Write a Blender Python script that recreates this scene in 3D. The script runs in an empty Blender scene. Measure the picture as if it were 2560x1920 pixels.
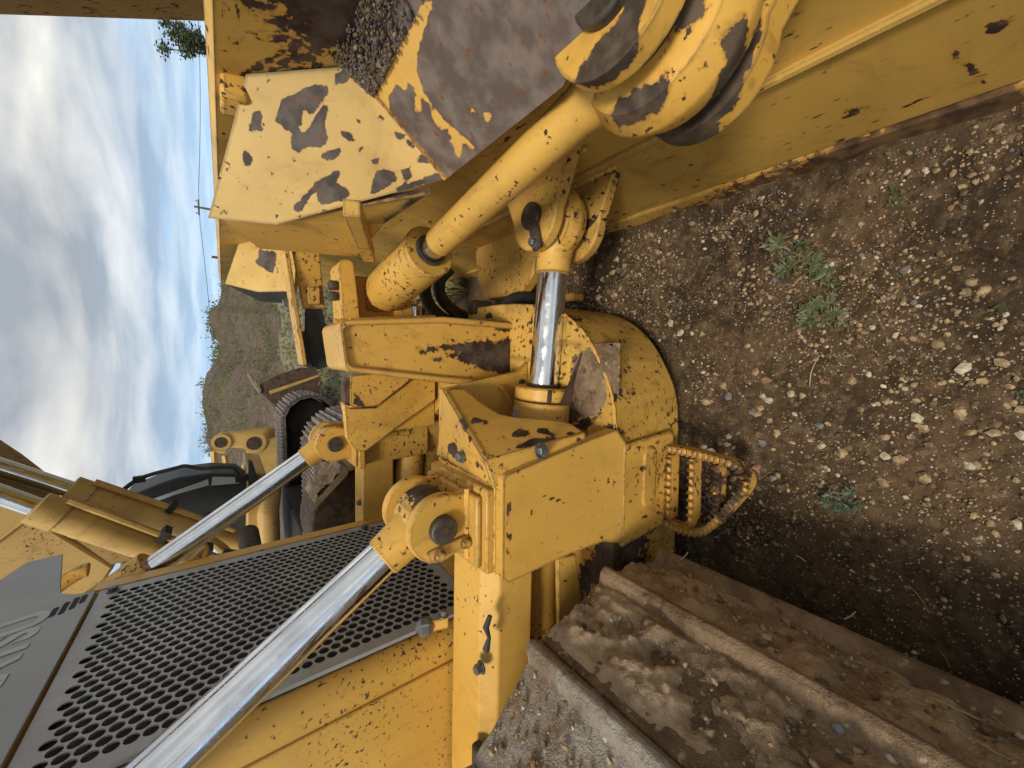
import bpy, bmesh, math, random
import numpy as np
from mathutils import Vector, Matrix, noise as mnoise
R_ = math.radians
random.seed(7)
rng = np.random.RandomState(11)
scene = bpy.context.scene
COL = scene.collection

# ------------------------------------------------------------------ camera
# World axes: +X = the bulldozer's travel direction, +Y = across the machine, Z up (metres).
EYE = np.array([0.0, 0.0, 1.1])
FPX, CX, CY = 961.0, 1280.0, 960.0          # focal length and centre for a 2560 x 1920 frame
_n = np.array([2564 - CX, 905 - CY, FPX]); _n /= np.linalg.norm(_n)      # straight down
_l = np.array([578 - CX, 890 - CY, FPX]); _l -= _l.dot(_n) * _n; _l /= np.linalg.norm(_l)
ROT = np.array([np.cross(_l, -_n), _l, -_n])
cam_d = bpy.data.cameras.new('camera')
cam = bpy.data.objects.new('camera', cam_d); COL.objects.link(cam)
cam_d.sensor_width = 36; cam_d.sensor_fit = 'HORIZONTAL'; cam_d.lens = FPX / 2560 * 36
cam_d.clip_start = 0.01; cam_d.clip_end = 3000
_m = Matrix.Identity(4)
for _i in range(3):
    _m[_i][0] = ROT[_i][0]; _m[_i][1] = -ROT[_i][1]; _m[_i][2] = -ROT[_i][2]; _m[_i][3] = EYE[_i]
cam.matrix_world = _m
scene.camera = cam

def at(px, py, ax, val):
    """survey helper: the point seen at a photo position, given one known coordinate"""
    w = ROT @ np.array([px - CX, py - CY, FPX]); i = 'xyz'.index(ax)
    p = EYE + (val - EYE[i]) / w[i] * w
    return Vector(p)
def onplane(px, py, p0, n):
    w = ROT @ np.array([px - CX, py - CY, FPX]); n = np.array(n); p0 = np.array(p0)
    return Vector(EYE + n.dot(p0 - EYE) / n.dot(w) * w)
def to_px(P):
    c = (np.asarray(P, float) - EYE) @ ROT
    return np.stack([CX + FPX * c[:, 0] / c[:, 2], CY + FPX * c[:, 1] / c[:, 2]], 1)

# ------------------------------------------------------------------ sky, sun, exposure
SUN_EL, SUN_AZ = 60, 203      # azimuth counted from +Y towards +X
world = bpy.data.worlds.new('World'); scene.world = world; world.use_nodes = True
wn, wl = world.node_tree.nodes, world.node_tree.links
wn.clear()
def N(nodes, t, **k):
    n = nodes.new(t)
    for a, v in k.items():
        if a == 'i':
            for q, val in v.items(): n.inputs[q].default_value = val
        else: setattr(n, a, v)
    return n
w_out = N(wn, 'ShaderNodeOutputWorld'); w_bg = N(wn, 'ShaderNodeBackground', i={'Strength': 0.1})
w_sky = N(wn, 'ShaderNodeTexSky', sky_type='NISHITA', sun_disc=False, sun_elevation=R_(SUN_EL), sun_rotation=R_(SUN_AZ), air_density=1.3, dust_density=0.2, ozone_density=2.0)
w_tc = N(wn, 'ShaderNodeTexCoord'); w_sep = N(wn, 'ShaderNodeSeparateXYZ')
wl.new(w_tc.outputs['Generated'], w_sep.inputs[0])
w_h = N(wn, 'ShaderNodeMath', operation='MAXIMUM', i={1: 0.0}); wl.new(w_sep.outputs['Z'], w_h.inputs[0])
w_h2 = N(wn, 'ShaderNodeMath', operation='ADD', i={1: 0.10}); wl.new(w_h.outputs[0], w_h2.inputs[0])
w_dx = N(wn, 'ShaderNodeMath', operation='DIVIDE'); wl.new(w_sep.outputs['X'], w_dx.inputs[0]); wl.new(w_h2.outputs[0], w_dx.inputs[1])
w_dy = N(wn, 'ShaderNodeMath', operation='DIVIDE'); wl.new(w_sep.outputs['Y'], w_dy.inputs[0]); wl.new(w_h2.outputs[0], w_dy.inputs[1])
w_sz = N(wn, 'ShaderNodeMath', operation='MULTIPLY_ADD', i={1: 0.75, 2: 0.22}); wl.new(w_h.outputs[0], w_sz.inputs[0])
w_sv = N(wn, 'ShaderNodeCombineXYZ'); wl.new(w_sep.outputs['X'], w_sv.inputs['X']); wl.new(w_sep.outputs['Y'], w_sv.inputs['Y']); wl.new(w_sz.outputs[0], w_sv.inputs['Z'])
w_nv = N(wn, 'ShaderNodeVectorMath', operation='NORMALIZE'); wl.new(w_sv.outputs[0], w_nv.inputs[0]); wl.new(w_nv.outputs[0], w_sky.inputs['Vector'])
w_cmb = N(wn, 'ShaderNodeCombineXYZ', i={'Z': 3.7}); wl.new(w_dx.outputs[0], w_cmb.inputs['X']); wl.new(w_dy.outputs[0], w_cmb.inputs['Y'])
w_n1 = N(wn, 'ShaderNodeTexNoise', i={'Scale': 0.5, 'Detail': 6.0, 'Roughness': 0.52, 'Distortion': 0.25})
w_n2 = N(wn, 'ShaderNodeTexNoise', i={'Scale': 0.9, 'Detail': 5.0, 'Roughness': 0.5, 'Distortion': 0.25})
wl.new(w_cmb.outputs[0], w_n1.inputs['Vector'])
w_off = N(wn, 'ShaderNodeVectorMath', operation='ADD', i={1: (4.3, 9.1, 2.0)}); wl.new(w_cmb.outputs[0], w_off.inputs[0]); wl.new(w_off.outputs[0], w_n2.inputs['Vector'])
w_cov = N(wn, 'ShaderNodeValToRGB'); wl.new(w_n1.outputs['Fac'], w_cov.inputs[0])
w_cov.color_ramp.elements[0].position = 0.27; w_cov.color_ramp.elements[0].color = (0, 0, 0, 1)
w_cov.color_ramp.elements[1].position = 0.45; w_cov.color_ramp.elements[1].color = (1, 1, 1, 1)
w_tone = N(wn, 'ShaderNodeValToRGB'); wl.new(w_n2.outputs['Fac'], w_tone.inputs[0])
w_tone.color_ramp.elements[0].position = 0.38; w_tone.color_ramp.elements[0].color = (0.36, 0.40, 0.45, 1)
w_tone.color_ramp.elements[1].position = 0.66; w_tone.color_ramp.elements[1].color = (0.90, 0.885, 0.83, 1)
w_cs = N(wn, 'ShaderNodeVectorMath', operation='SCALE', i={'Scale': 5.9}); wl.new(w_tone.outputs[0], w_cs.inputs[0])
# thinner cover right above the horizon, where the blue shows
w_hz = N(wn, 'ShaderNodeMapRange', i={'From Min': 0.0, 'From Max': 0.20, 'To Min': 0.25, 'To Max': 1.0}); wl.new(w_sep.outputs['Z'], w_hz.inputs['Value'])
w_cf = N(wn, 'ShaderNodeMath', operation='MULTIPLY'); wl.new(w_cov.outputs[0], w_cf.inputs[0]); wl.new(w_hz.outputs[0], w_cf.inputs[1])
w_mx = N(wn, 'ShaderNodeMix', data_type='RGBA'); wl.new(w_cf.outputs[0], w_mx.inputs['Factor'])
w_tint = N(wn, 'ShaderNodeMix', data_type='RGBA', blend_type='MULTIPLY'); w_tint.inputs['Factor'].default_value = 1; w_tint.inputs['B'].default_value = (0.95, 1.0, 1.0, 1); wl.new(w_sky.outputs[0], w_tint.inputs['A']); wl.new(w_tint.outputs['Result'], w_mx.inputs['A']); wl.new(w_cs.outputs[0], w_mx.inputs['B'])
wl.new(w_mx.outputs['Result'], w_bg.inputs['Color']); wl.new(w_bg.outputs[0], w_out.inputs[0])

sun_d = bpy.data.lights.new('sun', 'SUN'); sun_d.energy = 1.5; sun_d.angle = R_(14); sun_d.color = (1.0, 0.91, 0.77)
sun = bpy.data.objects.new('sun', sun_d); COL.objects.link(sun)
_sd = Vector((math.sin(R_(SUN_AZ)) * math.cos(R_(SUN_EL)), math.cos(R_(SUN_AZ)) * math.cos(R_(SUN_EL)), math.sin(R_(SUN_EL))))
sun.rotation_euler = _sd.to_track_quat('Z', 'Y').to_euler(); sun.location = (0, 0, 30)
scene.view_settings.view_transform = 'Standard'; scene.view_settings.look = 'None'
cy = scene.cycles
cy.max_bounces = 4; cy.diffuse_bounces = 3; cy.glossy_bounces = 3; cy.transmission_bounces = 3; cy.transparent_max_bounces = 6
cy.caustics_reflective = False; cy.caustics_refractive = False; cy.use_adaptive_sampling = True; cy.adaptive_threshold = 0.02
world.cycles.sampling_method = 'MANUAL'; world.cycles.sample_map_resolution = 512
scene.view_settings.exposure = 0.92; scene.view_settings.gamma = 1.0

# ------------------------------------------------------------------ helpers
def link(o, parent=None):
    COL.objects.link(o)
    if parent is not None: o.parent = parent
    return o
def tag(o, label=None, cat=None, group=None, kind=None):
    if label: o['label'] = label
    if cat: o['category'] = cat
    if group: o['group'] = group
    if kind: o['kind'] = kind
    return o
def empty(name, loc=(0, 0, 0)):
    o = bpy.data.objects.new(name, None); o.location = loc; o.empty_display_size = 0.2
    return link(o)
def V(*a): return Vector(a if len(a) == 3 else a[0])
def frame(d):
    d = Vector(d).normalized(); a = Vector((0, 0, 1)) if abs(d.z) < 0.9 else Vector((1, 0, 0))
    u = d.cross(a).normalized(); return u, d.cross(u).normalized(), d
class MB:
    def __init__(s): s.v = []; s.f = []
    def add(s, vs, fs):
        b = len(s.v); s.v += [Vector(p) for p in vs]; s.f += [tuple(b + i for i in f) for f in fs]; return s
    def prism(s, pts, vec):
        n = len(pts); vec = Vector(vec); p = [Vector(q) for q in pts]
        fs = [tuple(range(n - 1, -1, -1)), tuple(range(n, 2 * n))] + [(i, (i + 1) % n, n + (i + 1) % n, n + i) for i in range(n)]
        return s.add(p + [q + vec for q in p], fs)
    def loft(s, A, B):
        n = len(A); fs = [tuple(range(n - 1, -1, -1)), tuple(range(n, 2 * n))] + [(i, (i + 1) % n, n + (i + 1) % n, n + i) for i in range(n)]
        return s.add(list(A) + list(B), fs)
    def box(s, x0, x1, y0, y1, z0, z1):
        return s.prism([(x0, y0, z0), (x1, y0, z0), (x1, y1, z0), (x0, y1, z0)], (0, 0, z1 - z0))
    def obox(s, c, d, L, u, W, w, H):
        """box centred at c with axes d (length L), u (W), w (H)"""
        c, d, u, w = Vector(c), Vector(d).normalized() * L / 2, Vector(u).normalized() * W / 2, Vector(w).normalized() * H / 2
        return s.prism([c - d - u - w, c + d - u - w, c + d + u - w, c - d + u - w], 2 * w)
    def lathe(s, p0, d, prof, n=28, a0=0, caps=True):
        u, w, d = frame(d); p0 = Vector(p0); vs = []
        for t, r in prof:
            for k in range(n):
                a = a0 + 2 * math.pi * k / n; vs.append(p0 + d * t + (u * math.cos(a) + w * math.sin(a)) * max(r, 1e-5))
        fs = []
        for j in range(len(prof) - 1):
            for k in range(n): fs.append((j * n + k, j * n + (k + 1) % n, (j + 1) * n + (k + 1) % n, (j + 1) * n + k))
        if caps:
            fs.append(tuple(range(n - 1, -1, -1))); fs.append(tuple((len(prof) - 1) * n + k for k in range(n)))
        return s.add(vs, fs)
    def cyl(s, p0, p1, r0, r1=None, n=28):
        p0, p1 = Vector(p0), Vector(p1); return s.lathe(p0, p1 - p0, [(0, r0), ((p1 - p0).length, r0 if r1 is None else r1)], n)
    def ring(s, c, d, ro, ri, h, n=36, round_=0.0):
        """annulus centred at c, axis d, height h"""
        k = round_
        prof = [(-h / 2, ri), (-h / 2, ro - k), (-h / 2 + k * .3, ro - k * .3), (-h / 2 + k, ro), (h / 2 - k, ro), (h / 2 - k * .3, ro - k * .3), (h / 2, ro - k), (h / 2, ri), (-h / 2, ri)]
        if k == 0: prof = [(-h / 2, ri), (-h / 2, ro), (h / 2, ro), (h / 2, ri), (-h / 2, ri)]
        return s.lathe(c, d, prof, n, caps=False)
    def tube(s, path, r, n=12):
        P = [Vector(p) for p in path]; vs = []; fs = []; u = None
        for i, p in enumerate(P):
            d = (P[min(i + 1, len(P) - 1)] - P[max(i - 1, 0)]).normalized()
            if u is None: u, w, _ = frame(d)
            u = (u - d * u.dot(d)).normalized(); w = d.cross(u)
            rr = r[i] if isinstance(r, (list, tuple)) else r
            vs += [p + (u * math.cos(2 * math.pi * k / n) + w * math.sin(2 * math.pi * k / n)) * rr for k in range(n)]
        for i in range(len(P) - 1):
            for k in range(n): fs.append((i * n + k, i * n + (k + 1) % n, (i + 1) * n + (k + 1) % n, (i + 1) * n + k))
        fs += [tuple(range(n - 1, -1, -1)), tuple((len(P) - 1) * n + k for k in range(n))]
        return s.add(vs, fs)
    def sphere(s, c, r, n=16, m=10):
        prof = [(-r * math.cos(math.pi * j / m), r * math.sin(math.pi * j / m)) for j in range(m + 1)]
        return s.lathe(c, (0, 0, 1), prof, n)
    def mesh(s, name, merge=True, cuts=None):
        me = bpy.data.meshes.new(name); me.from_pydata([tuple(p) for p in s.v], [], s.f)
        bm = bmesh.new(); bm.from_mesh(me)
        if merge: bmesh.ops.remove_doubles(bm, verts=bm.verts, dist=1e-5)
        if cuts: cut_grid(bm, *cuts)
        bmesh.ops.recalc_face_normals(bm, faces=bm.faces); bm.to_mesh(me); bm.free()
        return me
    def build(s, name, mat, parent=None, bevel=0, seg=2, smooth=32, cuts=None, mirror=False):
        if mirror: s.v = [Vector((p.x, 2 * YC - p.y, p.z)) for p in s.v]
        me = s.mesh(name, cuts=cuts); me.materials.append(mat)
        me.shade_smooth(); me.set_sharp_from_angle(angle=R_(smooth))
        o = link(bpy.data.objects.new(name, me), parent)
        if bevel:
            b = o.modifiers.new('bevel', 'BEVEL'); b.width = bevel; b.segments = seg; b.limit_method = 'ANGLE'; b.angle_limit = R_(38); b.harden_normals = False
        return o
def rim_mat(o, axis, mat):
    """the cut edges of a plate show bare steel"""
    o.data.materials.append(mat); axis = Vector(axis).normalized()
    for p in o.data.polygons:
        if abs(p.normal.dot(axis)) < .5: p.material_index = 1
def cut_grid(bm, u, w, step):
    """slice a mesh into a grid so that paint masks can be stored on its vertices"""
    for d in (Vector(u).normalized(), Vector(w).normalized()):
        t = [v.co.dot(d) for v in bm.verts]; lo, hi = min(t), max(t); k = int((hi - lo) / step)
        for i in range(1, k):
            geo = bm.verts[:] + bm.edges[:] + bm.faces[:]
            bmesh.ops.bisect_plane(bm, geom=geo, plane_co=d * (lo + (hi - lo) * i / k), plane_no=d, dist=1e-6)
def in_poly(P, poly):
    x, y = P[:, 0], P[:, 1]; r = np.zeros(len(P), bool); n = len(poly)
    for i in range(n):
        x0, y0 = poly[i]; x1, y1 = poly[(i + 1) % n]
        c = ((y0 > y) != (y1 > y)) & (x < (x1 - x0) * (y - y0) / (y1 - y0 + 1e-12) + x0); r ^= c
    return r
def signed(P, poly):
    """signed distance (pixels of the survey photo) to a polygon, positive inside"""
    d = np.full(len(P), 1e9); n = len(poly)
    for i in range(n):
        a = np.array(poly[i], float); e = np.array(poly[(i + 1) % n], float) - a; t = np.clip(((P - a) @ e) / (e @ e + 1e-9), 0, 1)
        d = np.minimum(d, np.hypot(*(P - a - t[:, None] * e).T))
    return np.where(in_poly(P, poly), d, -d)
def peel_or_shade(o, polys, jig=5.0, invert=False, name='peel'):
    """store where the paint has flaked off (outlines surveyed from the photograph) on the surface itself"""
    me = o.data; n = len(me.vertices); co = np.empty(n * 3); me.vertices.foreach_get('co', co); co = co.reshape(-1, 3)
    P = to_px(co); best = np.full(n, -60.0)
    for p in polys:
        q = np.array(p); near = np.where((P[:, 0] > q[:, 0].min() - 60) & (P[:, 0] < q[:, 0].max() + 60) & (P[:, 1] > q[:, 1].min() - 60) & (P[:, 1] < q[:, 1].max() + 60))[0]
        if len(near): best[near] = np.maximum(best[near], signed(P[near], p))
    if invert: best = -best
    m = np.clip(.5 + best / (jig * 5.0), 0, 1)
    a = me.attributes.new(name, 'FLOAT', 'POINT'); a.data.foreach_set('value', m.astype(np.float32))
def rounded(pts, rad, seg=5):
    """round the corners of a 2-D polygon"""
    out = []; n = len(pts)
    for i in range(n):
        p0, p1, p2 = Vector(pts[i - 1]), Vector(pts[i]), Vector(pts[(i + 1) % n])
        r = rad[i] if isinstance(rad, (list, tuple)) else rad
        if r <= 0: out.append(tuple(p1)); continue
        a, b = (p0 - p1).normalized(), (p2 - p1).normalized(); ang = a.angle(b); t = min(r / math.tan(ang / 2), .45 * (p0 - p1).length, .45 * (p2 - p1).length)
        rr = t * math.tan(ang / 2); c = p1 + (a + b).normalized() * (rr / math.sin(ang / 2)); s0 = p1 + a * t - c; s1 = p1 + b * t - c
        for k in range(seg + 1):
            f = k / seg; v = s0.lerp(s1, f).normalized() * rr; out.append(tuple(c + v))
    return out
def bolt(parent, p, d, r=0.012, h=0.009, mat=None, washer=True, name='bolt', mirror=False):
    m = MB(); d = Vector(d).normalized(); p = Vector(p)
    if washer: m.lathe(p, d, [(0, r * 1.35), (0.003, r * 1.35)], 18); p = p + d * 0.003
    m.lathe(p, d, [(0, r), (h * .85, r), (h, r * .85)], 6)
    return m.build(name, mat or M['bolt'], parent, mirror=mirror, smooth=20)

# ------------------------------------------------------------------ materials
M = {}
class Mat:
    def __init__(s, name):
        m = bpy.data.materials.new(name); m.use_nodes = True; s.m = m; s.n = m.node_tree.nodes; s.l = m.node_tree.links
        s.b = s.n['Principled BSDF']; s.tc = s.n.new('ShaderNodeTexCoord')
    def node(s, t, **k): return N(s.n, t, **k)
    def lk(s, a, b): s.l.new(a, b)
    def noise(s, scale, detail=4, rough=.55, dist=0, off=(0, 0, 0), scl=(1, 1, 1), vec=None):
        mp = s.node('ShaderNodeMapping'); mp.inputs['Location'].default_value = off; mp.inputs['Scale'].default_value = scl
        s.lk(vec if vec is not None else s.tc.outputs['Object'], mp.inputs['Vector'])
        t = s.node('ShaderNodeTexNoise', i={'Scale': scale, 'Detail': detail, 'Roughness': rough, 'Distortion': dist}); s.lk(mp.outputs[0], t.inputs['Vector']); return t.outputs['Fac']
    def voro(s, scale, feature='F1', off=(0, 0, 0), out='Distance', rnd=1.0):
        mp = s.node('ShaderNodeMapping'); mp.inputs['Location'].default_value = off; s.lk(s.tc.outputs['Object'], mp.inputs['Vector'])
        t = s.node('ShaderNodeTexVoronoi', feature=feature, i={'Scale': scale, 'Randomness': rnd}); s.lk(mp.outputs[0], t.inputs['Vector']); return t.outputs[out]
    def ramp(s, f, a, b, lo=0, hi=1):
        r = s.node('ShaderNodeMapRange', interpolation_type='SMOOTHSTEP', i={'From Min': a, 'From Max': b, 'To Min': lo, 'To Max': hi}); s.lk(f, r.inputs['Value']); return r.outputs[0]
    def math(s, op, a, b=None):
        r = s.node('ShaderNodeMath', operation=op)
        for k, q in enumerate((a, b)):
            if q is None: continue
            if isinstance(q, (int, float)): r.inputs[k].default_value = q
            else: s.lk(q, r.inputs[k])
        return r.outputs[0]
    def mix(s, f, a, b, blend='MIX'):
        r = s.node('ShaderNodeMix', data_type='RGBA', blend_type=blend)
        for k, q in (('Factor', f), ('A', a), ('B', b)):
            if isinstance(q, (int, float)): r.inputs[k].default_value = q
            elif isinstance(q, tuple): r.inputs[k].default_value = (*q, 1) if len(q) == 3 else q
            else: s.lk(q, r.inputs[k])
        return r.outputs['Result']
    def bump(s, h, strength=.3, dist=.002, prev=None):
        b = s.node('ShaderNodeBump', i={'Strength': strength, 'Distance': dist}); s.lk(h, b.inputs['Height'])
        if prev is not None: s.lk(prev, b.inputs['Normal'])
        return b.outputs['Normal']
    def set(s, **k):
        for q, v in k.items():
            q = q.replace('_', ' ')
            if isinstance(v, (int, float)): s.b.inputs[q].default_value = v
            elif isinstance(v, tuple): s.b.inputs[q].default_value = (*v, 1) if len(v) == 3 else v
            else: s.lk(v, s.b.inputs[q])
        return s.m
YEL = (0.68, 0.392, 0.072)
def paint(name, base=YEL, chips=.3, patch=0., edge=.5, dirt=.3, attr=False, stretch=(1, 1, 1), seed=0, rough=.42, chipscale=70, rustcol=None, fade=.22):
    a = Mat(name); o = (seed * 3.1, seed * 1.7, seed * .9)
    rag = a.noise(55, 3, .62, off=o)
    masks = []; halos = []
    if chips > 0:
        c1 = a.noise(chipscale, 3, .6, off=o, scl=stretch); lo = a.noise(5, 4, .6, off=o)
        t = a.math('ADD', c1, a.math('MULTIPLY', a.math('SUBTRACT', lo, .5), .45))
        th = .715 - .125 * chips
        masks.append(a.ramp(t, th, th + .025)); halos.append(a.ramp(t, th - .045, th + .01))
    if patch > 0:
        p1 = a.noise(7, 5, .68, .3, off=(o[0] + 5, o[1], o[2]), scl=stretch); th = .72 - .22 * patch
        masks.append(a.ramp(p1, th, th + .018))
    if edge > 0:
        bv = a.node('ShaderNodeBevel', samples=3, i={'Radius': 0.009}); ge = a.node('ShaderNodeNewGeometry')
        d = a.node('ShaderNodeVectorMath', operation='DOT_PRODUCT'); a.lk(bv.outputs[0], d.inputs[0]); a.lk(ge.outputs['Normal'], d.inputs[1])
        e = a.math('SUBTRACT', 1.0, d.outputs['Value']); e2 = a.noise(38, 4, .65, off=(o[0] + 2, o[1] + 8, o[2]))
        t = a.math('ADD', a.math('MULTIPLY', e, 2.2), a.math('SUBTRACT', e2, .80 - .28 * edge))
        masks.append(a.math('MULTIPLY', a.ramp(t, .03, .10), a.ramp(e, .01, .05)))
    if attr:
        at_ = a.node('ShaderNodeAttribute', attribute_name='peel')
        t = a.math('ADD', at_.outputs['Fac'], a.math('MULTIPLY', a.math('SUBTRACT', rag, .5), 1.1)); masks.append(a.ramp(t, .47, .53)); halos.append(a.ramp(t, .34, .52))
    bm_ = masks[-1] if attr else None
    m = masks[0] if masks else None
    for q in masks[1:]: m = a.math('MAXIMUM', m, q)
    v = a.noise(2.3, 2, .6, off=o); col = a.mix(a.ramp(v, .3, .7), tuple(c * .84 for c in base), tuple(min(1, c * 1.08 + .006) for c in base))
    fd = a.noise(1.1, 3, .5, off=(o[0], o[1] + 4, o[2])); col = a.mix(a.math('MULTIPLY', a.ramp(fd, .35, .75), fade), col, (0.60, 0.42, 0.16))
    if dirt > 0:
        dn = a.noise(9, 5, .7, .5, off=(o[0] + 1, o[1], o[2] + 7)); col = a.mix(a.math('MULTIPLY', a.ramp(dn, .50, .78), dirt), col, (0.16, 0.085, 0.022))
        sc = a.noise(30, 3, .5, off=o, scl=(1, .12, .5)); col = a.mix(a.math('MULTIPLY', a.ramp(sc, .62, .70), dirt * .6), col, (0.20, 0.10, 0.025))
        sk = a.noise(6, 4, .62, .2, off=(o[0] + 3, o[1], o[2]), scl=(1.6, 1.6, .25)); col = a.mix(a.math('MULTIPLY', a.ramp(sk, .46, .72), min(1, dirt * .7)), col, (0.30, 0.165, 0.042))
    for q in halos: col = a.mix(a.math('MULTIPLY', q, .55), col, (0.34, 0.135, 0.022))
    if m is not None:
        rc = rustcol or ((0.030, 0.016, 0.010), (0.095, 0.066, 0.055))
        rn = a.noise(24, 3, .6, off=o); rust = a.mix(a.ramp(rn, .35, .68), rc[0], rc[1])
        on = a.noise(60, 2, .6, off=(o[0], 3, 1)); rust = a.mix(a.ramp(on, .62, .75), rust, (0.19, 0.062, 0.016))
        col = a.mix(m, col, rust)
        rg = a.math('ADD', a.math('MULTIPLY', m, .32), a.ramp(v, .2, .8, rough - .06, rough + .08))
        if bm_ is not None: a.set(Normal=a.bump(bm_, -.55, .0016))
    else: rg = a.ramp(v, .2, .8, rough - .06, rough + .08)
    a.set(Base_Color=col, Roughness=rg)
    a.b.inputs['Specular IOR Level'].default_value = .38
    return a.m
def plain(name, c1, c2, scale=20, rough=.7, bump=.25, bscale=60, bd=.003, metal=0.0, detail=4, stretch=(1, 1, 1)):
    a = Mat(name); f = a.noise(scale, detail, .62, scl=stretch); col = a.mix(a.ramp(f, .32, .68), c1, c2)
    nb = a.bump(a.noise(bscale, 4, .65, scl=stretch), bump, bd)
    return a.set(Base_Color=col, Roughness=rough, Normal=nb, Metallic=metal)
M['yel'] = paint('yellow_paint', chips=.20, edge=.35, dirt=.25, seed=1)
M['yel_side'] = paint('yellow_paint_guard', chips=.70, edge=.2, dirt=.30, seed=2, chipscale=95, fade=.3)
M['yel_chip'] = paint('yellow_paint_chipped', chips=.55, edge=.75, dirt=.35, seed=3)
M['yel_worn'] = paint('yellow_paint_worn', chips=.55, patch=.35, edge=.8, dirt=.45, seed=4)
M['yel_peel'] = paint('yellow_paint_flaked', chips=.30, edge=.45, dirt=.25, attr=True, seed=5, base=(0.69, 0.46, 0.145), rustcol=((0.056, 0.043, 0.038), (0.128, 0.104, 0.090)), fade=.5)
M['yel_cover'] = paint('yellow_paint_cover', chips=.62, edge=.85, dirt=.35, attr=True, seed=6, base=(0.67, 0.38, 0.068))
M['yel_cover2'] = paint('yellow_paint_panel', chips=.28, edge=.7, dirt=.25, attr=True, seed=16, rustcol=((0.05, 0.018, 0.010), (0.10, 0.04, 0.025)))
M['yel_blade'] = paint('yellow_paint_blade', chips=.34, edge=.3, dirt=.62, attr=True, seed=7, base=(0.61, 0.375, 0.080), stretch=(1, .35, 1))
M['shelf'] = paint('bare_brown_steel_with_paint', chips=.0, edge=.0, dirt=.15, attr=True, seed=8, base=(0.68, 0.40, 0.09), rustcol=((0.118, 0.088, 0.074), (0.205, 0.163, 0.140)), rough=.5)
M['yel_far'] = paint('yellow_paint_excavator', chips=.2, edge=.0, dirt=.45, seed=9, base=(0.54, 0.34, 0.10), rough=.5)
M['brown_arm'] = paint('scraped_brown_yellow', base=(0.34, 0.20, 0.06), chips=.75, patch=.55, edge=.2, dirt=.8, seed=10, stretch=(1, 1, .18), rough=.6)
def chrome(name, wet):
    a = Mat(name); f = a.noise(14, 4, .6); col = a.mix(a.ramp(f, .3, .7), (0.62, 0.63, 0.64), (0.80, 0.80, 0.80))
    a.set(Base_Color=col, Metallic=1.0, Roughness=a.ramp(a.noise(26, 4, .7, .4), .35, .75, .06, .30))
    if wet:
        d = a.voro(230, 'F1'); h = a.ramp(d, .0, .22, 1, 0)
        a.set(Normal=a.bump(h, .22, .0010))
    return a.m
M['chrome'] = chrome('chrome', False); M['chrome_wet'] = chrome('chrome_with_drops', True)
M['bolt'] = plain('zinc_bolt', (0.10, 0.11, 0.11), (0.22, 0.23, 0.22), 60, .45, .2, 200, .001, .6)
M['pin'] = plain('greased_pin', (0.045, 0.035, 0.026), (0.10, 0.082, 0.062), 40, .5, .2, 120, .001, .3)
M['rubber'] = plain('black_rubber', (0.016, 0.015, 0.014), (0.040, 0.036, 0.031), 12, .6, .15, 90, .002)
M['grime'] = plain('oily_grime', (0.020, 0.014, 0.009), (0.075, 0.050, 0.030), 25, .75, .6, 70, .006)
M['steel_rust'] = plain('rusty_steel', (0.045, 0.024, 0.014), (0.115, 0.070, 0.046), 16, .7, .35, 90, .003)
M['grey'] = plain('grey_hood_paint', (0.215, 0.218, 0.215), (0.265, 0.267, 0.262), 3, .42, .05, 260, .001)
M['grey_grille'] = plain('grey_grille_paint', (0.28, 0.282, 0.275), (0.38, 0.38, 0.37), 5, .40, .10, 90, .002)
M['grey_letter'] = plain('faded_grey_letter', (0.37, 0.37, 0.36), (0.43, 0.43, 0.42), 8, .5, .05, 200, .001)
M['core'] = plain('radiator_core', (0.012, 0.010, 0.008), (0.035, 0.027, 0.018), 30, .8, .3, 80, .004)
M['label'] = plain('silver_label', (0.46, 0.46, 0.45), (0.56, 0.56, 0.55), 60, .4, .05, 100, .001)
M['ink'] = plain('label_ink', (0.12, 0.12, 0.12), (0.2, 0.2, 0.2), 90, .6, 0, 60)
def mud_mat(name, c1, c2, c3, sc=1.0):
    a = Mat(name); f = a.noise(9 * sc, 6, .7, .4); col = a.mix(a.ramp(f, .3, .7), c1, c2)
    g = a.noise(95 * sc, 3, .65); col = a.mix(a.ramp(g, .60, .72, 0, .8), col, c3); dk = a.noise(26 * sc, 5, .7, off=(4, 0, 2)); col = a.mix(a.ramp(dk, .56, .70, 0, .75), col, tuple(q * .35 for q in c1))
    h = a.noise(34 * sc, 6, .78); nb = a.bump(h, .9, .014 / sc)
    return a.set(Base_Color=col, Roughness=a.ramp(f, .3, .7, .55, .9), Normal=nb)
M['mud'] = mud_mat('dried_mud', (0.115, 0.068, 0.032), (0.36, 0.255, 0.150), (0.52, 0.42, 0.28))
M['mud_pale'] = mud_mat('pale_dried_mud', (0.22, 0.148, 0.080), (0.50, 0.375, 0.240), (0.60, 0.50, 0.35))
M['shoe'] = mud_mat('earth_caked_track_steel', (0.105, 0.062, 0.030), (0.36, 0.25, 0.15), (0.48, 0.38, 0.25), .8)
M['shoe_grey'] = mud_mat('worn_grey_track_steel', (0.20, 0.130, 0.072), (0.38, 0.355, 0.315), (0.46, 0.33, 0.20), .6)

# ================================================================== BULLDOZER
YC = 1.235                                     # centre plane of the machine
dozer = empty('bulldozer', (-1.2, YC, 0))
tag(dozer, 'yellow tracked bulldozer with chipped blade, chrome cylinders and grey perforated grille', 'bulldozer')
class Loc:  # parts are modelled in world coordinates; keep them there under the parent
    pass
def part(mb, name, mat, parent=None, **k):
    o = mb.build(name, mat, None, **k)
    p = parent or dozer
    o.parent = p
    org = dozer.location
    if p is dozer: o.matrix_parent_inverse = Matrix.Translation(-org)
    return o
def sub(mb, name, mat, parent, **k): return part(mb, name, mat, parent, **k)

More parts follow.
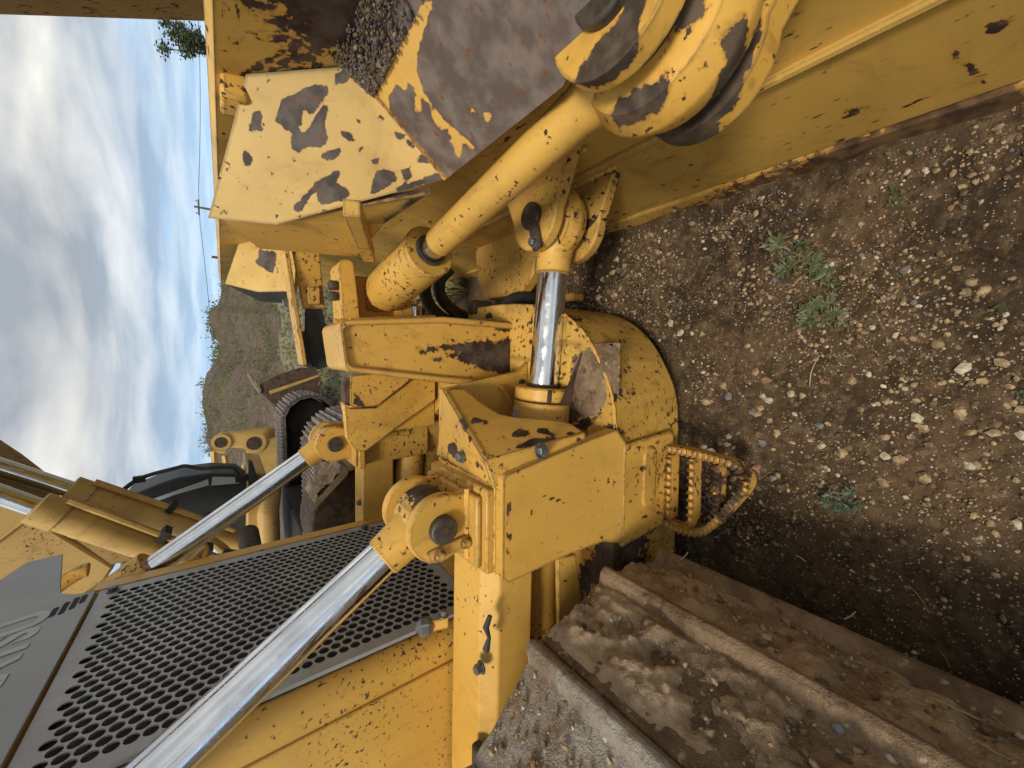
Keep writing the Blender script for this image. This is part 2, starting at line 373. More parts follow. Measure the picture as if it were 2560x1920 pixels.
# ---------------------------------------------------------------- blade
BY0, BY1 = -0.55, 2 * YC + 0.55
sec = [(0.45, 0.062), (0.466, 0.30), (0.505, 0.55), (0.52, 0.75), (0.50, 0.92), (0.462, 1.095), (0.485, 1.105), (0.56, 0.95), (0.60, 0.72), (0.60, 0.45), (0.56, 0.22), (0.49, 0.05)]
blade = part(MB().prism([(x, BY0, z) for x, z in sec], (0, BY1 - BY0, 0)), 'blade', M['yel_blade'], cuts=((0, 1, 0), (0, 0, 1), .011))
SCR = [[(2350, 95), (2440, 170), (2462, 210), (2445, 205), (2360, 115)], [(2460, 60), (2540, 45), (2530, 62), (2470, 90)], [(2100, 290), (2180, 260), (2182, 266), (2102, 300)], [(700, -10), (905, -10), (900, 110), (800, 120), (740, 60)]]
_rs = random.Random(5)
for _k in range(46):
    _a = R_(_rs.uniform(95, 250)); _l = _rs.uniform(50, 210); _s = _rs.uniform(20, 110); _c = (810, 70); _d = (math.cos(_a), -math.sin(_a) * -1); _w = _rs.uniform(3, 8)
    _p, _q = (_c[0] + _d[0] * _s, _c[1] + _d[1] * _s), (_c[0] + _d[0] * (_s + _l), _c[1] + _d[1] * (_s + _l))
    SCR.append([(_p[0] - _d[1] * _w, _p[1] + _d[0] * _w), _q, (_p[0] + _d[1] * _w, _p[1] - _d[0] * _w)])
peel_or_shade(blade, SCR, jig=6)
# bolted cutting edge along the bottom
ce = sub(MB().prism([(0.428, BY0, -0.05), (0.44, BY0, 0.058), (0.472, BY0, 0.058), (0.50, BY0, -0.05)], (0, BY1 - BY0, 0)), 'cutting_edge', paint('yellow_paint_edge', chips=.5, patch=.15, edge=.5, dirt=.95, attr=True, seed=21, base=(0.52, 0.30, 0.055), stretch=(1, .4, 1), rustcol=((0.05, 0.027, 0.012), (0.17, 0.095, 0.04))), blade, bevel=.003, cuts=((0, 1, 0), (0, 0, 1), .02))
peel_or_shade(ce, [[(2560, 150), (2330, 262), (2130, 345), (2000, 402), (1850, 462), (1750, 510), (1640, 560), (1600, 600), (2560, 600)]], jig=26)
sub(MB().tube([(0.470, BY0, 0.345), (0.470, BY1, 0.345)], 0.011, 10), 'weld_rib', M['yel_blade'], blade)
# long sloping shelf plate, paint mostly gone
xa, za, xb, zb = 0.36, 0.727, 0.500, 0.908
sn = Vector((-(zb - za), 0, xb - xa)).normalized()
shp = [(xa, 0.724), (xa, 0.39), (xa + .012, 0.33), (xa + .05, 0.235), (xa + .075, 0.12), (xa + .075, BY0), (xb, BY0), (xb, 0.724)]
zf = lambda x: za + (x - xa) * (zb - za) / (xb - xa)
shelf = sub(MB().prism([(x, y, zf(x)) for x, y in shp], sn * -0.016), 'shelf_plate', M['shelf'], blade, bevel=.002, cuts=((0, 1, 0), (xb - xa, 0, zb - za), .006))
peel_or_shade(shelf, [[(1085, 0), (1060, 70), (1045, 130), (1040, 180), (1055, 220), (1085, 270), (1110, 300), (1150, 330), (1163, 345), (1187, 365), (1185, 385), (1160, 355), (1148, 395), (1140, 390), (1118, 320), (1100, 325), (1080, 290), (1068, 255), (1052, 245), (1048, 290), (1035, 265), (1040, 235), (1020, 205), (1015, 230), (990, 210), (975, 240), (972, 275), (945, 250), (945, 235), (985, 140), (1000, 120), (1060, 0)],
             [(1208, 285), (1218, 275), (1228, 290), (1218, 312), (1210, 300)], [(1178, 260), (1183, 280), (1179, 285)]], invert=True, jig=4)
# upper flaked gusset plate
Dp, Ep, Ap = at(1115, 447, 'x', .36), at(880, 165, 'x', .5), at(615, 185, 'x', .47)
pn = (Ep - Dp).cross(Ap - Ep).normalized()
if pn.z < 0: pn = -pn
Bp, Cp = onplane(520, 545, Dp, pn), onplane(690, 562, Dp, pn)
gus = sub(MB().prism([Dp, Ep, Ap, Bp, Cp], pn * -0.014), 'gusset_plate', M['yel_peel'], blade, bevel=.0025, cuts=(Ep - Dp, pn.cross(Ep - Dp), .006))
rim_mat(gus, pn, M['steel_rust']); rim_mat(shelf, sn, M['steel_rust'])
peel_or_shade(gus, [[(630, 280), (650, 270), (655, 290), (650, 310), (657, 330), (640, 325), (625, 340), (622, 310)], [(608, 380), (618, 372), (632, 400), (625, 415), (612, 420)],
           [(700, 260), (720, 240), (750, 230), (770, 215), (815, 210), (820, 235), (795, 270), (775, 290), (760, 275), (755, 310), (740, 320), (715, 325), (690, 300)],
           [(735, 320), (760, 330), (790, 290), (810, 260), (822, 270), (812, 310), (820, 350), (800, 370), (770, 365), (745, 385), (728, 370), (730, 345)],
           [(800, 385), (850, 370), (852, 385), (830, 398), (805, 398)], [(850, 330), (880, 330), (885, 350), (870, 355)], [(895, 370), (908, 365), (908, 385), (898, 390)],
           [(930, 400), (945, 395), (945, 410), (932, 412)], [(830, 430), (850, 425), (845, 460), (870, 470), (880, 490), (850, 500), (805, 510), (795, 495), (790, 480), (780, 490), (740, 540), (735, 515), (770, 480), (790, 455)],
           [(940, 430), (960, 420), (990, 430), (990, 450), (975, 465), (940, 480), (925, 490), (930, 455)], [(1005, 425), (1025, 415), (1030, 440), (1010, 462)], [(1040, 390), (1075, 385), (1075, 410), (1045, 405)],
           [(985, 330), (1010, 335), (1005, 350), (985, 345)], [(545, 535), (570, 522), (572, 535), (550, 542)], [(835, 185), (880, 160), (890, 180), (865, 205), (835, 215)],
           [(1100, 430), (1115, 447), (1000, 480), (985, 470)], [(1015, 350), (1040, 362), (1030, 375)], [(890, 300), (905, 305), (900, 312)], [(950, 285), (962, 300), (945, 300)]], jig=4)
# wall behind the gusset plate, facing the engine
wx = Cp.x + 0.016
wallp = [Vector((wx, Bp.y + .012, Bp.z - .01)), at(648, 622, 'x', wx), at(892, 643, 'x', wx), at(960, 560, 'x', wx), Vector((wx + .06, Dp.y + .03, Dp.z + .02)), Vector((wx + .002, Cp.y + .014, Cp.z - .01))]
sub(MB().prism(wallp, (0.014, 0, 0)), 'box_wall', M['yel'], blade, bevel=.002)
r0, r1 = at(880, 520, 'x', wx - .018), at(922, 640, 'x', wx - .018)
sub(MB().obox((r0 + r1) / 2, r1 - r0, (r1 - r0).length, (r1 - r0).cross(Vector((1, 0, 0))), .03, (1, 0, 0), .03), 'rib', M['yel_chip'], blade, bevel=.002)
# matching upright plate on the far half of the blade
fpx = ((606, 580), (562, 710), (645, 730), (735, 728), (745, 590))
_a, _b, _c = at(562, 710, 'y', 2.08), at(735, 728, 'y', 1.80), at(745, 590, 'y', 1.80); _nn = (_b - _a).cross(_c - _a).normalized(); fp = [onplane(x, y, tuple(_a), tuple(_nn)) for x, y in fpx]
_nn = _nn if _nn.y > 0 else -_nn
fpl = sub(MB().prism(fp, _nn * .016), 'far_plate', M['yel_peel'], blade, bevel=.002, cuts=((1, 0, 0), (0, 0, 1), .012))
peel_or_shade(fpl, [[(640, 615), (655, 625), (690, 630), (690, 660), (680, 685), (660, 672), (635, 655), (650, 640)]], jig=3)
fw = [fp[1] + _nn * .003, fp[2] + _nn * .003, fp[3] + _nn * .003] + [onplane(x, y, tuple(fp[2] + _nn * .02), (1, .35, 0)) for x, y in ((735, 760), (652, 754))]
sub(MB().prism(fw, (0.012, .004, 0)), 'far_box_wall', M['rubber'], blade)  # black colour stands for the shade under the far plate
# small pocket bracket near the blade top
pb = at(585, 235, 'x', .455)
sub(MB().obox(pb, (0, 1, 0), .07, (0, 0, 1), .04, (1, 0, 0), .05), 'pocket', M['yel_worn'], blade, bevel=.006)
# hinge ears on the blade back (upper and lower of each pair) with their pins
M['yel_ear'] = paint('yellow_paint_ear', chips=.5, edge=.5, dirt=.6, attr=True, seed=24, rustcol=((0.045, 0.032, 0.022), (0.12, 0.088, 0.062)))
def ear(parent, cx, cy, z, h, r, back, w2, mat, name='hinge_ear'):
    pts = [(back, cy - w2)] + [(cx + r * math.cos(a), cy + r * math.sin(a)) for a in [math.pi * 1.5 - math.pi * k / 14 for k in range(15)]] + [(back, cy + w2)]
    return sub(MB().prism([(x, y, z) for x, y in pts], (0, 0, h)), name, mat, parent, bevel=.006, seg=3)
M['yel_dirty'] = paint('yellow_paint_grimy', chips=.6, patch=.78, edge=.5, dirt=.9, seed=22, base=(0.56, 0.33, 0.07), rustcol=((0.024, 0.016, 0.010), (0.085, 0.058, 0.038)))
M['yel_greasy'] = paint('yellow_paint_greasy', chips=.7, patch=.80, edge=.7, dirt=.95, seed=12, rustcol=((0.022, 0.014, 0.009), (0.07, 0.046, 0.03)))
AEX, AEY, AEZ = 0.36, 0.775, 0.372            # angle cylinder eye
TEX, TEY, TEZ = 0.405, 0.295, 0.648           # tilt cylinder eye
for z, h, r, m_ in ((AEZ + .052, .032, .084, 'yel_worn'), (AEZ - .092, .032, .094, 'yel_dirty')): ear(blade, AEX, AEY, z, h, r, .50, .15, M[m_])
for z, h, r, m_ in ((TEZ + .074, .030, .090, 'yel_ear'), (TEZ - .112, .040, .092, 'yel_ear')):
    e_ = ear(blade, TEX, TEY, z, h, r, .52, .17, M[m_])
    if m_ == 'yel_ear':
        bm2 = bmesh.new(); bm2.from_mesh(e_.data); cut_grid(bm2, (1, 0, 0), (0, 1, 0), .012); bm2.to_mesh(e_.data); bm2.free()
        peel_or_shade(e_, [[(1424, 235), (1461, 156), (1547, 40), (1589, -60), (1630, -60), (1600, 80), (1570, 160), (1530, 205), (1480, 222)]] if z > TEZ else [[(1540, 400), (1700, 300), (1800, 220), (1830, 100), (1830, -60), (1915, -60), (1905, 60), (1850, 240), (1750, 420), (1600, 450)]], jig=9)  # lower ear: shading painted into its colour along with the grime
pinA = sub(MB().cyl((AEX, AEY, AEZ - .09), (AEX, AEY, AEZ + .098), .034), 'hinge_pin', M['pin'], blade, bevel=.004)
sub(MB().obox((AEX - .05, AEY - .02, AEZ + .092), (1, .3, 0), .08, (-.3, 1, 0), .03, (0, 0, 1), .014), 'pin_keeper', M['pin'], blade, bevel=.003)
bolt(blade, (AEX - .072, AEY - .026, AEZ + .099), (0, 0, 1), .011, .012)
sub(MB().cyl((TEX, TEY, TEZ - .11), (TEX, TEY, TEZ + .118), .042), 'hinge_pin', M['pin'], blade, bevel=.004)
# centre trunnion socket low on the blade back
for s_, z0, z1 in ((0, .09, .155), (1, .175, .225)):
    pts = rounded([(0.47, 1.03), (0.33 - .04 * s_, 1.05), (0.27 - .03 * s_, 1.12), (0.27 - .03 * s_, 1.36), (0.33, 1.42), (0.47, 1.44)], .03)
    sub(MB().prism([(x, y, z0) for x, y in pts], (0, 0, z1 - z0)), 'trunnion_block', M['yel_worn'], blade, bevel=.008)
gx0 = at(1425, 735, 'x', .27)
for k in range(2):
    c = at(1432 + 40 * k, 745 + 12 * k, 'x', .22)
    sub(MB().obox(c, (0, 1, 0), .06, (0, 0, 1), .055, (1, 0, 0), .03), 'socket_lug', M['yel_worn'], blade, bevel=.005)
    sub(MB().cyl(c + V(-.0165, 0, 0), c + V(-.014, 0, 0), .016), 'bolt_hole', M['grime'], blade)

# ---------------------------------------------------------------- push frame (C-frame)
oc = [(-1.9, .575), (-.45, .572), (-.18, .574), (-.12, .580), (-.075, .592), (-.02, .619), (.037, .656), (.085, .703), (.127, .77), (.152, .85), (.168, .95), (.178, 1.08), (.18, YC)]
ic = [(-.16, YC), (-.17, 1.1), (-.20, .99), (-.26, .90), (-.36, .84), (-.48, .82), (-1.9, .82)]
def smooth_poly(p, k=4):
    out = []
    for i in range(len(p) - 1):
        q0, q1, q2, q3 = p[max(i - 1, 0)], p[i], p[i + 1], p[min(i + 2, len(p) - 1)]
        for j in range(k):
            t = j / k
            out.append(tuple(.5 * (2 * q1[a] + (q2[a] - q0[a]) * t + (2 * q0[a] - 5 * q1[a] + 4 * q2[a] - q3[a]) * t * t + (3 * q1[a] - q0[a] - 3 * q2[a] + q3[a]) * t ** 3) for a in (0, 1)))
    return out + [tuple(p[-1])]
ocs = smooth_poly(oc[2:]); ocs = oc[:2] + ocs; half = ocs[:-1]
full_o = half + [(ocs[-1][0], YC)] + [(x, 2 * YC - y) for x, y in reversed(half)]
full_i = [(x, 2 * YC - y) for x, y in reversed(ic[1:])] + ic
loop = full_o + full_i
ZT, ZB = 0.36, 0.085
M['yel_frame'] = paint('yellow_paint_push_frame', chips=.74, patch=.16, edge=.7, dirt=.8, attr=True, seed=13, base=(0.64, 0.385, 0.075), rustcol=((0.030, 0.020, 0.013), (0.085, 0.062, 0.044)))
fr = MB().prism([(x, y, ZB) for x, y in loop], (0, 0, ZT - ZB)).build('push_frame', M['yel_frame'], None, cuts=((1, 0, 0), (0, 1, 0), .02), bevel=.004)
fr.parent = dozer; fr.matrix_parent_inverse = Matrix.Translation(-dozer.location)
peel_or_shade(fr, [[(1415, 985), (1440, 900), (1500, 900), (1520, 930), (1490, 980), (1470, 1010), (1440, 1050), (1420, 1090)], [(1440, 890), (1462, 880), (1445, 960), (1420, 985)], [(1510, 1060), (1540, 1065), (1538, 1090), (1515, 1088)], [(1440, 1060), (1500, 1020), (1490, 1050), (1450, 1090)],
          [(1400, 790), (1420, 785), (1435, 800), (1425, 808)], [(1520, 970), (1545, 980), (1530, 1000)], [(1520, 1110), (1600, 1350), (1680, 1440), (1560, 1460), (1480, 1470)], [(1460, 1400), (1500, 1380), (1500, 1440), (1450, 1520), (1440, 1480)]], jig=9)
# heap of dirt lying on the frame, against the tower
def heap(parent, cx, cy, z, rx, ry, h, mat, name, seed, n=26):
    m = MB(); vs = []; fs = []
    for i in range(n + 1):
        for j in range(n + 1):
            u, w = i / n * 2 - 1, j / n * 2 - 1; q = Vector((cx + u * rx, cy + w * ry, 0))
            r = math.hypot(u, w); k = max(0, 1 - r) ** .8 * (0.7 + .6 * mnoise.noise(q * 14 + Vector((seed, 0, 0)))) + .12 * mnoise.noise(q * 50)
            vs.append((q.x, q.y, z - .004 + h * k if r < 1 else z - .006))
    for i in range(n):
        for j in range(n): fs.append((i * (n + 1) + j, (i + 1) * (n + 1) + j, (i + 1) * (n + 1) + j + 1, i * (n + 1) + j + 1))
    m.add(vs, fs); return sub(m, name, mat, parent, smooth=80)
hp = onplane(1470, 960, (0, 0, ZT), (0, 0, 1)); heap(fr, hp.x, hp.y, ZT, .10, .07, .03, M['mud'], 'dirt', 1)
hp = onplane(1520, 900, (0, 0, ZT), (0, 0, 1)); heap(fr, hp.x - .02, hp.y + .02, ZT, .06, .05, .012, M['mud'], 'dirt', 2)
# rib on the frame, its shaded end put into the dark colour
ra, rb = onplane(1458, 881, (0, 0, ZT), (0, 0, 1)), onplane(1428, 1010, (0, 0, ZT), (0, 0, 1))
sub(MB().prism([ra, rb, rb + V(0, 0, .045), ra + V(0, 0, .006)], (-.010, .004, 0)), 'stiffener', M['steel_rust'], fr, bevel=.002)

# centre tower of the push frame: channel-shaped side plate with raised rim
TY = 0.985
tw = [at(*p, 'y', TY) for p in ((848, 800), (866, 928), (1110, 958), (1300, 975), (1322, 812), (1110, 792))]
t2 = [(p.x, p.z) for p in tw]
t2 = rounded(t2, [.02, .02, 0, 0, 0, 0])
M['yel_tower'] = paint('yellow_paint_tower', chips=.42, edge=.6, dirt=.35, attr=True, seed=14)
tower = part(MB().prism([(x, TY + .012, z) for x, z in t2], (0, .20, 0)), 'tower', M['yel_tower'], cuts=((1, 0, 0), (0, 0, 1), .012), bevel=.003)
peel_or_shade(tower, [[(1090, 862), (1140, 858), (1240, 850), (1300, 845), (1330, 845), (1330, 930), (1250, 935), (1215, 925), (1160, 905), (1120, 890), (1160, 880), (1090, 872)], [(1040, 875), (1090, 872), (1088, 880), (1045, 882)], [(1230, 818), (1330, 815), (1330, 830), (1240, 826)], [(1085, 900), (1120, 895), (1115, 905)], [(1110, 850), (1135, 852), (1130, 858)]], jig=8)
rim = []
cx_, cz_ = sum(x for x, z in t2) / len(t2), sum(z for x, z in t2) / len(t2)
m = MB(); n = len(t2)
inn = [(cx_ + (x - cx_) * (.80 if True else 1), cz_ + (z - cz_) * .95) for x, z in t2]
for i in range(n):
    j = (i + 1) % n
    m.add([(t2[i][0], TY, t2[i][1]), (t2[j][0], TY, t2[j][1]), (inn[j][0], TY, inn[j][1]), (inn[i][0], TY, inn[i][1]), (t2[i][0], TY + .012, t2[i][1]), (t2[j][0], TY + .012, t2[j][1]), (inn[j][0], TY + .012, inn[j][1]), (inn[i][0], TY + .012, inn[i][1])], [(0, 1, 2, 3), (0, 1, 5, 4), (2, 3, 7, 6)])
sub(m, 'rim', M['yel_tower'], tower)
me_ = bpy.data.objects['rim'].data; me_.attributes.new('peel', 'FLOAT', 'POINT')
# ears of the tower that carry the tilt cylinder
EY = 1.10
for (pa, pb_, pc, pd) in (((845, 650), (885, 645), (905, 800), (858, 800)), ((1000, 680), (1025, 690), (1040, 800), (1005, 800))):
    q = [at(*p, 'y', EY) for p in (pa, pb_, pc, pd)]; q[2].x -= .05; q[3].x -= .05
    q2 = rounded([(p.x, p.z) for p in q], [.02, .02, 0, 0])
    sub(MB().prism([(x, EY, z) for x, z in q2], (0, .10, 0)), 'tower_ear', M['yel_chip'], tower, bevel=.003)
q = [at(*p, 'y', EY + .07) for p in ((890, 690), (890, 800), (1010, 800), (1005, 700))]; q[1].x -= .05; q[2].x -= .05
sub(MB().prism(q, (0, .02, 0)), 'ear_web', M['yel'], tower)
gp = at(848, 710, 'y', EY)
for k in range(2):
    sub(MB().obox(gp + V(-.028 * k - .002, .02, .010), (1, 0, .1), .024, (0, 1, 0), .03, (0, 0, 1), .026 - .006 * k), 'hose_clamp', M['grime'], tower, bevel=.007, seg=3)

# hose guard running from blade to tower, with its rubber skirt
b0, b1 = at(700, 560, 'y', 1.45), at(757, 913, 'y', 1.40)
hg = part(MB().obox((b0 + b1) / 2, b1 - b0, (b1 - b0).length, (0, 1, 0), .10, (0, 0, 1), .012), 'hose_guard', M['yel_chip'], bevel=.002)
f0, f1, f2, f3 = at(718, 560, 'y', 1.40), at(792, 553, 'y', 1.40), at(812, 770, 'y', 1.40), at(758, 772, 'y', 1.40)
sub(MB().prism([f0, f1, f2, f3], (0, .012, 0)), 'guard_side', M['yel_chip'], hg, bevel=.002)
g0 = at(785, 740, 'y', 1.385); sub(MB().obox(g0, (1, 0, 0), .055, (0, 0, 1), .035, (0, 1, 0), .02), 'guard_block', M['yel_chip'], hg, bevel=.003)
sk = [at(*p, 'y', 1.405) for p in ((764, 772), (806, 772), (812, 805), (822, 815), (832, 912), (792, 925), (772, 905), (762, 830))]
sub(MB().prism(sk, (0, .012, 0)), 'rubber_skirt', M['rubber'], hg, bevel=.003)
sk = [at(*p, 'y', 1.393) for p in ((744, 832), (762, 828), (768, 850), (784, 922), (757, 915))]
sub(MB().prism(sk, (0, .010, 0)), 'rubber_strip', M['rubber'], hg, bevel=.003)
sk = [at(*p, 'y', 1.36) for p in ((818, 822), (848, 800), (866, 918), (838, 905))]
sub(MB().prism(sk, (0, .012, 0)), 'rubber_corner', M['grime'], hg, bevel=.003)
bolt(hg, at(720, 758, 'y', 1.39), (0, 0, 1), .012, .012)

# ---------------------------------------------------------------- cylinders
# tilt cylinder: from the tower to the near blade ears
e0 = Vector((TEX, TEY, TEZ)); t_end = at(960, 735, 'y', 1.13); t_eye = at(1450, 278, 'x', .37)
td = (t_eye - t_end).normalized(); gland = at(1085, 617, 'x', 0.0)  # direction only
tl = (t_eye - t_end).length
# point of the axis that lies 57% of the way
gl_t = 0.36 * tl
tiltc = part(MB().lathe(t_end, td, [(.0, .030), (.0, .052), (.03, .062), (gl_t, .062)], 36), 'tilt_cylinder', M['yel_chip'], bevel=.004)
tb = t_end + td * gl_t
sub(MB().lathe(tb, td, [(-.002, .0625), (0.010, .0625), (0.010, .036)], 36), 'gland', M['yel'], tiltc, bevel=.002)
sub(MB().ring(tb + td * .010, td, .038, .030, .012, 32), 'seal', M['pin'], tiltc)
sub(MB().cyl(tb, tb + td * .055, .0285), 'rod', M['chrome'], tiltc)
sub(MB().lathe(tb + td * .048, td, [(0, .0286), (.003, .033), (tl - gl_t - .048, .034), (tl - gl_t - .02, .040), (tl - gl_t + .03, .05)], 32), 'rod_sleeve', M['yel_chip'], tiltc)
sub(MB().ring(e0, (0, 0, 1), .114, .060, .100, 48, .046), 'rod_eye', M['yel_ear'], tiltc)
peel_or_shade([o for o in tiltc.children if o.name.startswith('rod_eye')][-1], [[(1513, 279), (1589, 236), (1646, 156), (1684, 71), (1703, -40), (1745, -40), (1700, 142), (1672, 213), (1655, 265), (1603, 312), (1556, 331)], [(1600, 385), (1690, 340), (1770, 260), (1815, 150), (1830, 0), (1880, 0), (1850, 200), (1760, 350), (1640, 400)]], jig=6)  # darkens the ring: shade of the gap painted in, with some wear
sub(MB().ring(e0, (0, 0, 1), .066, .043, .112, 40, .006), 'bushing', M['grime'], tiltc)  # dark ring put in as the shade inside the eye
u_, w_, _ = frame(td)
for a_ in (40, 160, 280):
    c = tb + (u_ * math.cos(R_(a_)) + w_ * math.sin(R_(a_))) * .055 + td * .010
    sub(MB().obox(c, td, .006, u_, .012, w_, .012), 'gland_lug', M['yel'], tiltc, bevel=.003)
sub(MB().obox(t_end - td * .02, td, .07, (1, 0, 0), .075, (0, 0, 1), .075), 'base_block', M['yel_chip'], tiltc, bevel=.006)
# chunky hydraulic hoses looping below it
def spl(pts, k=8):
    P = [Vector(p) for p in pts]; out = []
    for i in range(len(P) - 1):
        q0, q1, q2, q3 = P[max(i - 1, 0)], P[i], P[i + 1], P[min(i + 2, len(P) - 1)]
        for j in range(k):
            t = j / k; out.append(.5 * (2 * q1 + (q2 - q0) * t + (2 * q0 - 5 * q1 + 4 * q2 - q3) * t * t + (3 * q1 - q0 - 3 * q2 + q3) * t ** 3))
    return out + [P[-1]]
for h_ in ([(1062, 690), (1062, 730), (1075, 765), (1100, 790), (1130, 805)], [(1125, 670), (1100, 700), (1100, 735), (1120, 765), (1155, 788), (1200, 795)]):
    part(MB().tube(spl([at(x, y, 'y', 1.16 + .03 * i) for i, (x, y) in enumerate(h_)]), .021, 12), 'hose', M['rubber'])
part(MB().tube(spl([at(x, y, 'y', 1.12) for x, y in ((1225, 800), (1255, 780), (1275, 755), (1300, 745), (1330, 745))]), .024, 12), 'hose', M['rubber'])
part(MB().obox(at(1200, 770, 'y', 1.22), (1, 0, 0), .05, (0, 1, 0), .05, (0, 0, 1), .08), 'hose_manifold', M['grime'], bevel=.008)
part(MB().obox(at(1215, 788, 'y', 1.22), (1, 0, 0), .03, (0, 1, 0), .05, (0, 0, 1), .10), 'hose_fitting', M['grime'], bevel=.006)

M['yel_step'] = paint('yellow_paint_step', chips=.8, patch=.5, edge=.9, dirt=.5, seed=15, chipscale=55)
M['step'] = paint('yellow_paint_step_worn', chips=.85, patch=.42, edge=1.0, dirt=.5, seed=25, chipscale=60, rustcol=((0.045, 0.022, 0.012), (0.13, 0.085, 0.06)))
def side(mir):
    """everything that is mirrored about the machine's centre plane"""
    k = dict(mirror=mir)
    # -- angle cylinder: barrel behind, chrome rod in front, eye on the blade
    b_back, b_front, e1 = Vector((-1.02, .765, .462)), Vector((-.118, .800, .395)), Vector((AEX, AEY, AEZ))
    d1 = (e1 - b_front).normalized(); db = (b_front - b_back).normalized()
    ac = part(MB().lathe(b_back, db, [(0, .03), (0, .056), (.01, .060), ((b_front - b_back).length - .05, .060)], 36), 'angle_cylinder', M['yel_side'], bevel=.003, **k)
    sub(MB().lathe(b_front - db * .06, d1, [(0, .078), (.060, .078), (.060, .070)], 44), 'cylinder_head', M['yel'], ac, bevel=.003, **k)
    sub(MB().lathe(b_front + d1 * .004, d1, [(0, .077), (.032, .077), (.036, .074), (.036, .044)], 44), 'gland_nut', M['yel_worn'], ac, bevel=.002, **k)
    if not mir:
        u1, w1, _ = frame(d1)
        for a_ in (-28, 30, 152, 210):
            sub(MB().obox(b_front + d1 * .021 + (u1 * math.cos(R_(a_)) + w1 * math.sin(R_(a_))) * .0755, d1, .034, u1 * math.cos(R_(a_ + 90)) + w1 * math.sin(R_(a_ + 90)), .012, u1 * math.cos(R_(a_)) + w1 * math.sin(R_(a_)), .004), 'spanner_slot', M['grime'], ac)
    L_ = (e1 - b_front).length
    sub(MB().cyl(b_front + d1 * .01, b_front + d1 * (L_ - .105), .0405, n=40), 'rod', M['chrome'], ac, **k)
    sub(MB().lathe(b_front + d1 * (L_ - .135), d1, [(0, .041), (.003, .047), (.04, .046), (.065, .050), (.09, .058)], 32), 'rod_collar', M['yel_worn'], ac, **k)
    sub(MB().ring(b_front + d1 * .043, d1, .0465, .0404, .010, 36), 'wiper_seal', M['grime'], ac, **k)
    sub(MB().ring(e1, (0, 0, 1), .090, .050, .084, 44, .038), 'rod_eye', M['yel_greasy'], ac, **k)
    sub(MB().ring(e1, (0, 0, 1), .056, .035, .098, 40, .005), 'bushing', M['grime'], ac, **k)  # added dark ring gives this eye a shaded recess
    # guard bar above the barrel
    gb = part(MB().loft([(-1.35, .682, .535), (-1.35, .84, .535), (-1.35, .84, .665), (-1.35, .715, .665), (-1.35, .682, .632)], [(-.40, .682, .520), (-.40, .84, .520), (-.40, .84, .648), (-.40, .715, .648), (-.40, .682, .615)]), 'guard_bar', M['yel'], bevel=.004, **k)
    if not mir:
        c = at(1205, 1667, 'z', .66); bolt(gb, c, (0, 0, 1), .011, .016)
        c = at(1225, 1590, 'z', .662); sub(MB().tube([c + V(.045, 0, 0), c + V(.02, .004, .008), c + V(0, -.003, .004), c + V(-.03, .004, .007)], [.005, .007, .004, .008], 8), 'cable_tie', M['rubber'], gb)
        c = at(1195, 1890, 'z', .668); sub(MB().obox(c, (1, 0, 0), .06, (0, 1, 0), .025, (0, 0, 1), .025), 'rubber_pad', M['grime'], gb, bevel=.008)
    else:
        for xx in (-.62, -.80): bolt(gb, (xx, .80, .655), (0, 0, 1), .010, .010, mirror=True)
    # -- lift bracket: box with flat outer panel, cover and clevis
    core = part(MB().loft([(-.44, .60, .36), (-.20, .60, .36), (-.20, .86, .36), (-.44, .86, .36)], [(-.445, .625, .655), (-.262, .625, .655), (-.262, .86, .655), (-.445, .86, .655)]), 'lift_bracket', M['yel_chip'], bevel=.012, seg=3, **k)
    P = lambda x, y, Y: at(x, y, 'y', Y)
    up = [(-.232, .668), (-.180, .450), (-.165, .372), (-.205, .335), (-.445, .345), (-.425, .405), (-.432, .520), (-.452, .655), (-.440, .668)]
    upr = rounded(up, [.012, 0, 0, 0, 0, .03, .0, .008, .0])
    ly = lambda z: .560 + (max(z, .36) - .36) * .13
    sub(MB().loft([(x, ly(z), z) for x, z in upr], [(x, ly(z) + .03, z) for x, z in upr]), 'outer_panel', M['yel_cover2'], core, bevel=.004, cuts=((1, 0, 0), (0, 0, 1), .008), **k)
    OP = [o for o in core.children if o.name.startswith('outer_panel')][-1]
    if not mir: peel_or_shade(OP, [[(1356, 1236), (1388, 1246), (1422, 1258), (1420, 1264), (1386, 1252), (1355, 1241)], [(1324, 1275), (1332, 1273), (1336, 1285), (1329, 1291)], [(1268, 1250), (1278, 1250), (1276, 1300), (1268, 1310)], [(1268, 1330), (1277, 1335), (1275, 1400), (1268, 1390)]], jig=2.5)
    else: OP.data.attributes.new('peel', 'FLOAT', 'POINT')
    lo = rounded([(-.205, .345), (-.190, .14), (-.25, .115), (-.44, .11), (-.455, .345)], [0, .02, .02, .02, 0])
    sub(MB().prism([(x, .558, z) for x, z in lo], (0, .014, 0)), 'lower_panel', M['yel_step'], core, bevel=.004, **k)
    # cover: slanted front flange, top and outer sheet
    a, b, c = Vector((-.083, .885, .655)), Vector((-.206, .640, .688)), Vector((-.172, .598, .440))
    nf = (b - a).cross(c - a).normalized()
    if nf.x < 0: nf = -nf
    pr = lambda x, y: onplane(x, y, a, nf)
    face = [a, b, c, pr(1428, 1060), pr(1400, 1052), pr(1330, 1046), pr(1285, 1043), pr(1250, 1036), pr(1225, 1022), pr(1200, 1005), pr(1160, 972)]
    cov = sub(MB().prism(face, nf * -.010), 'cover', M['yel_cover'], core, bevel=.002, cuts=(b - a, nf.cross(b - a), .007), **k)
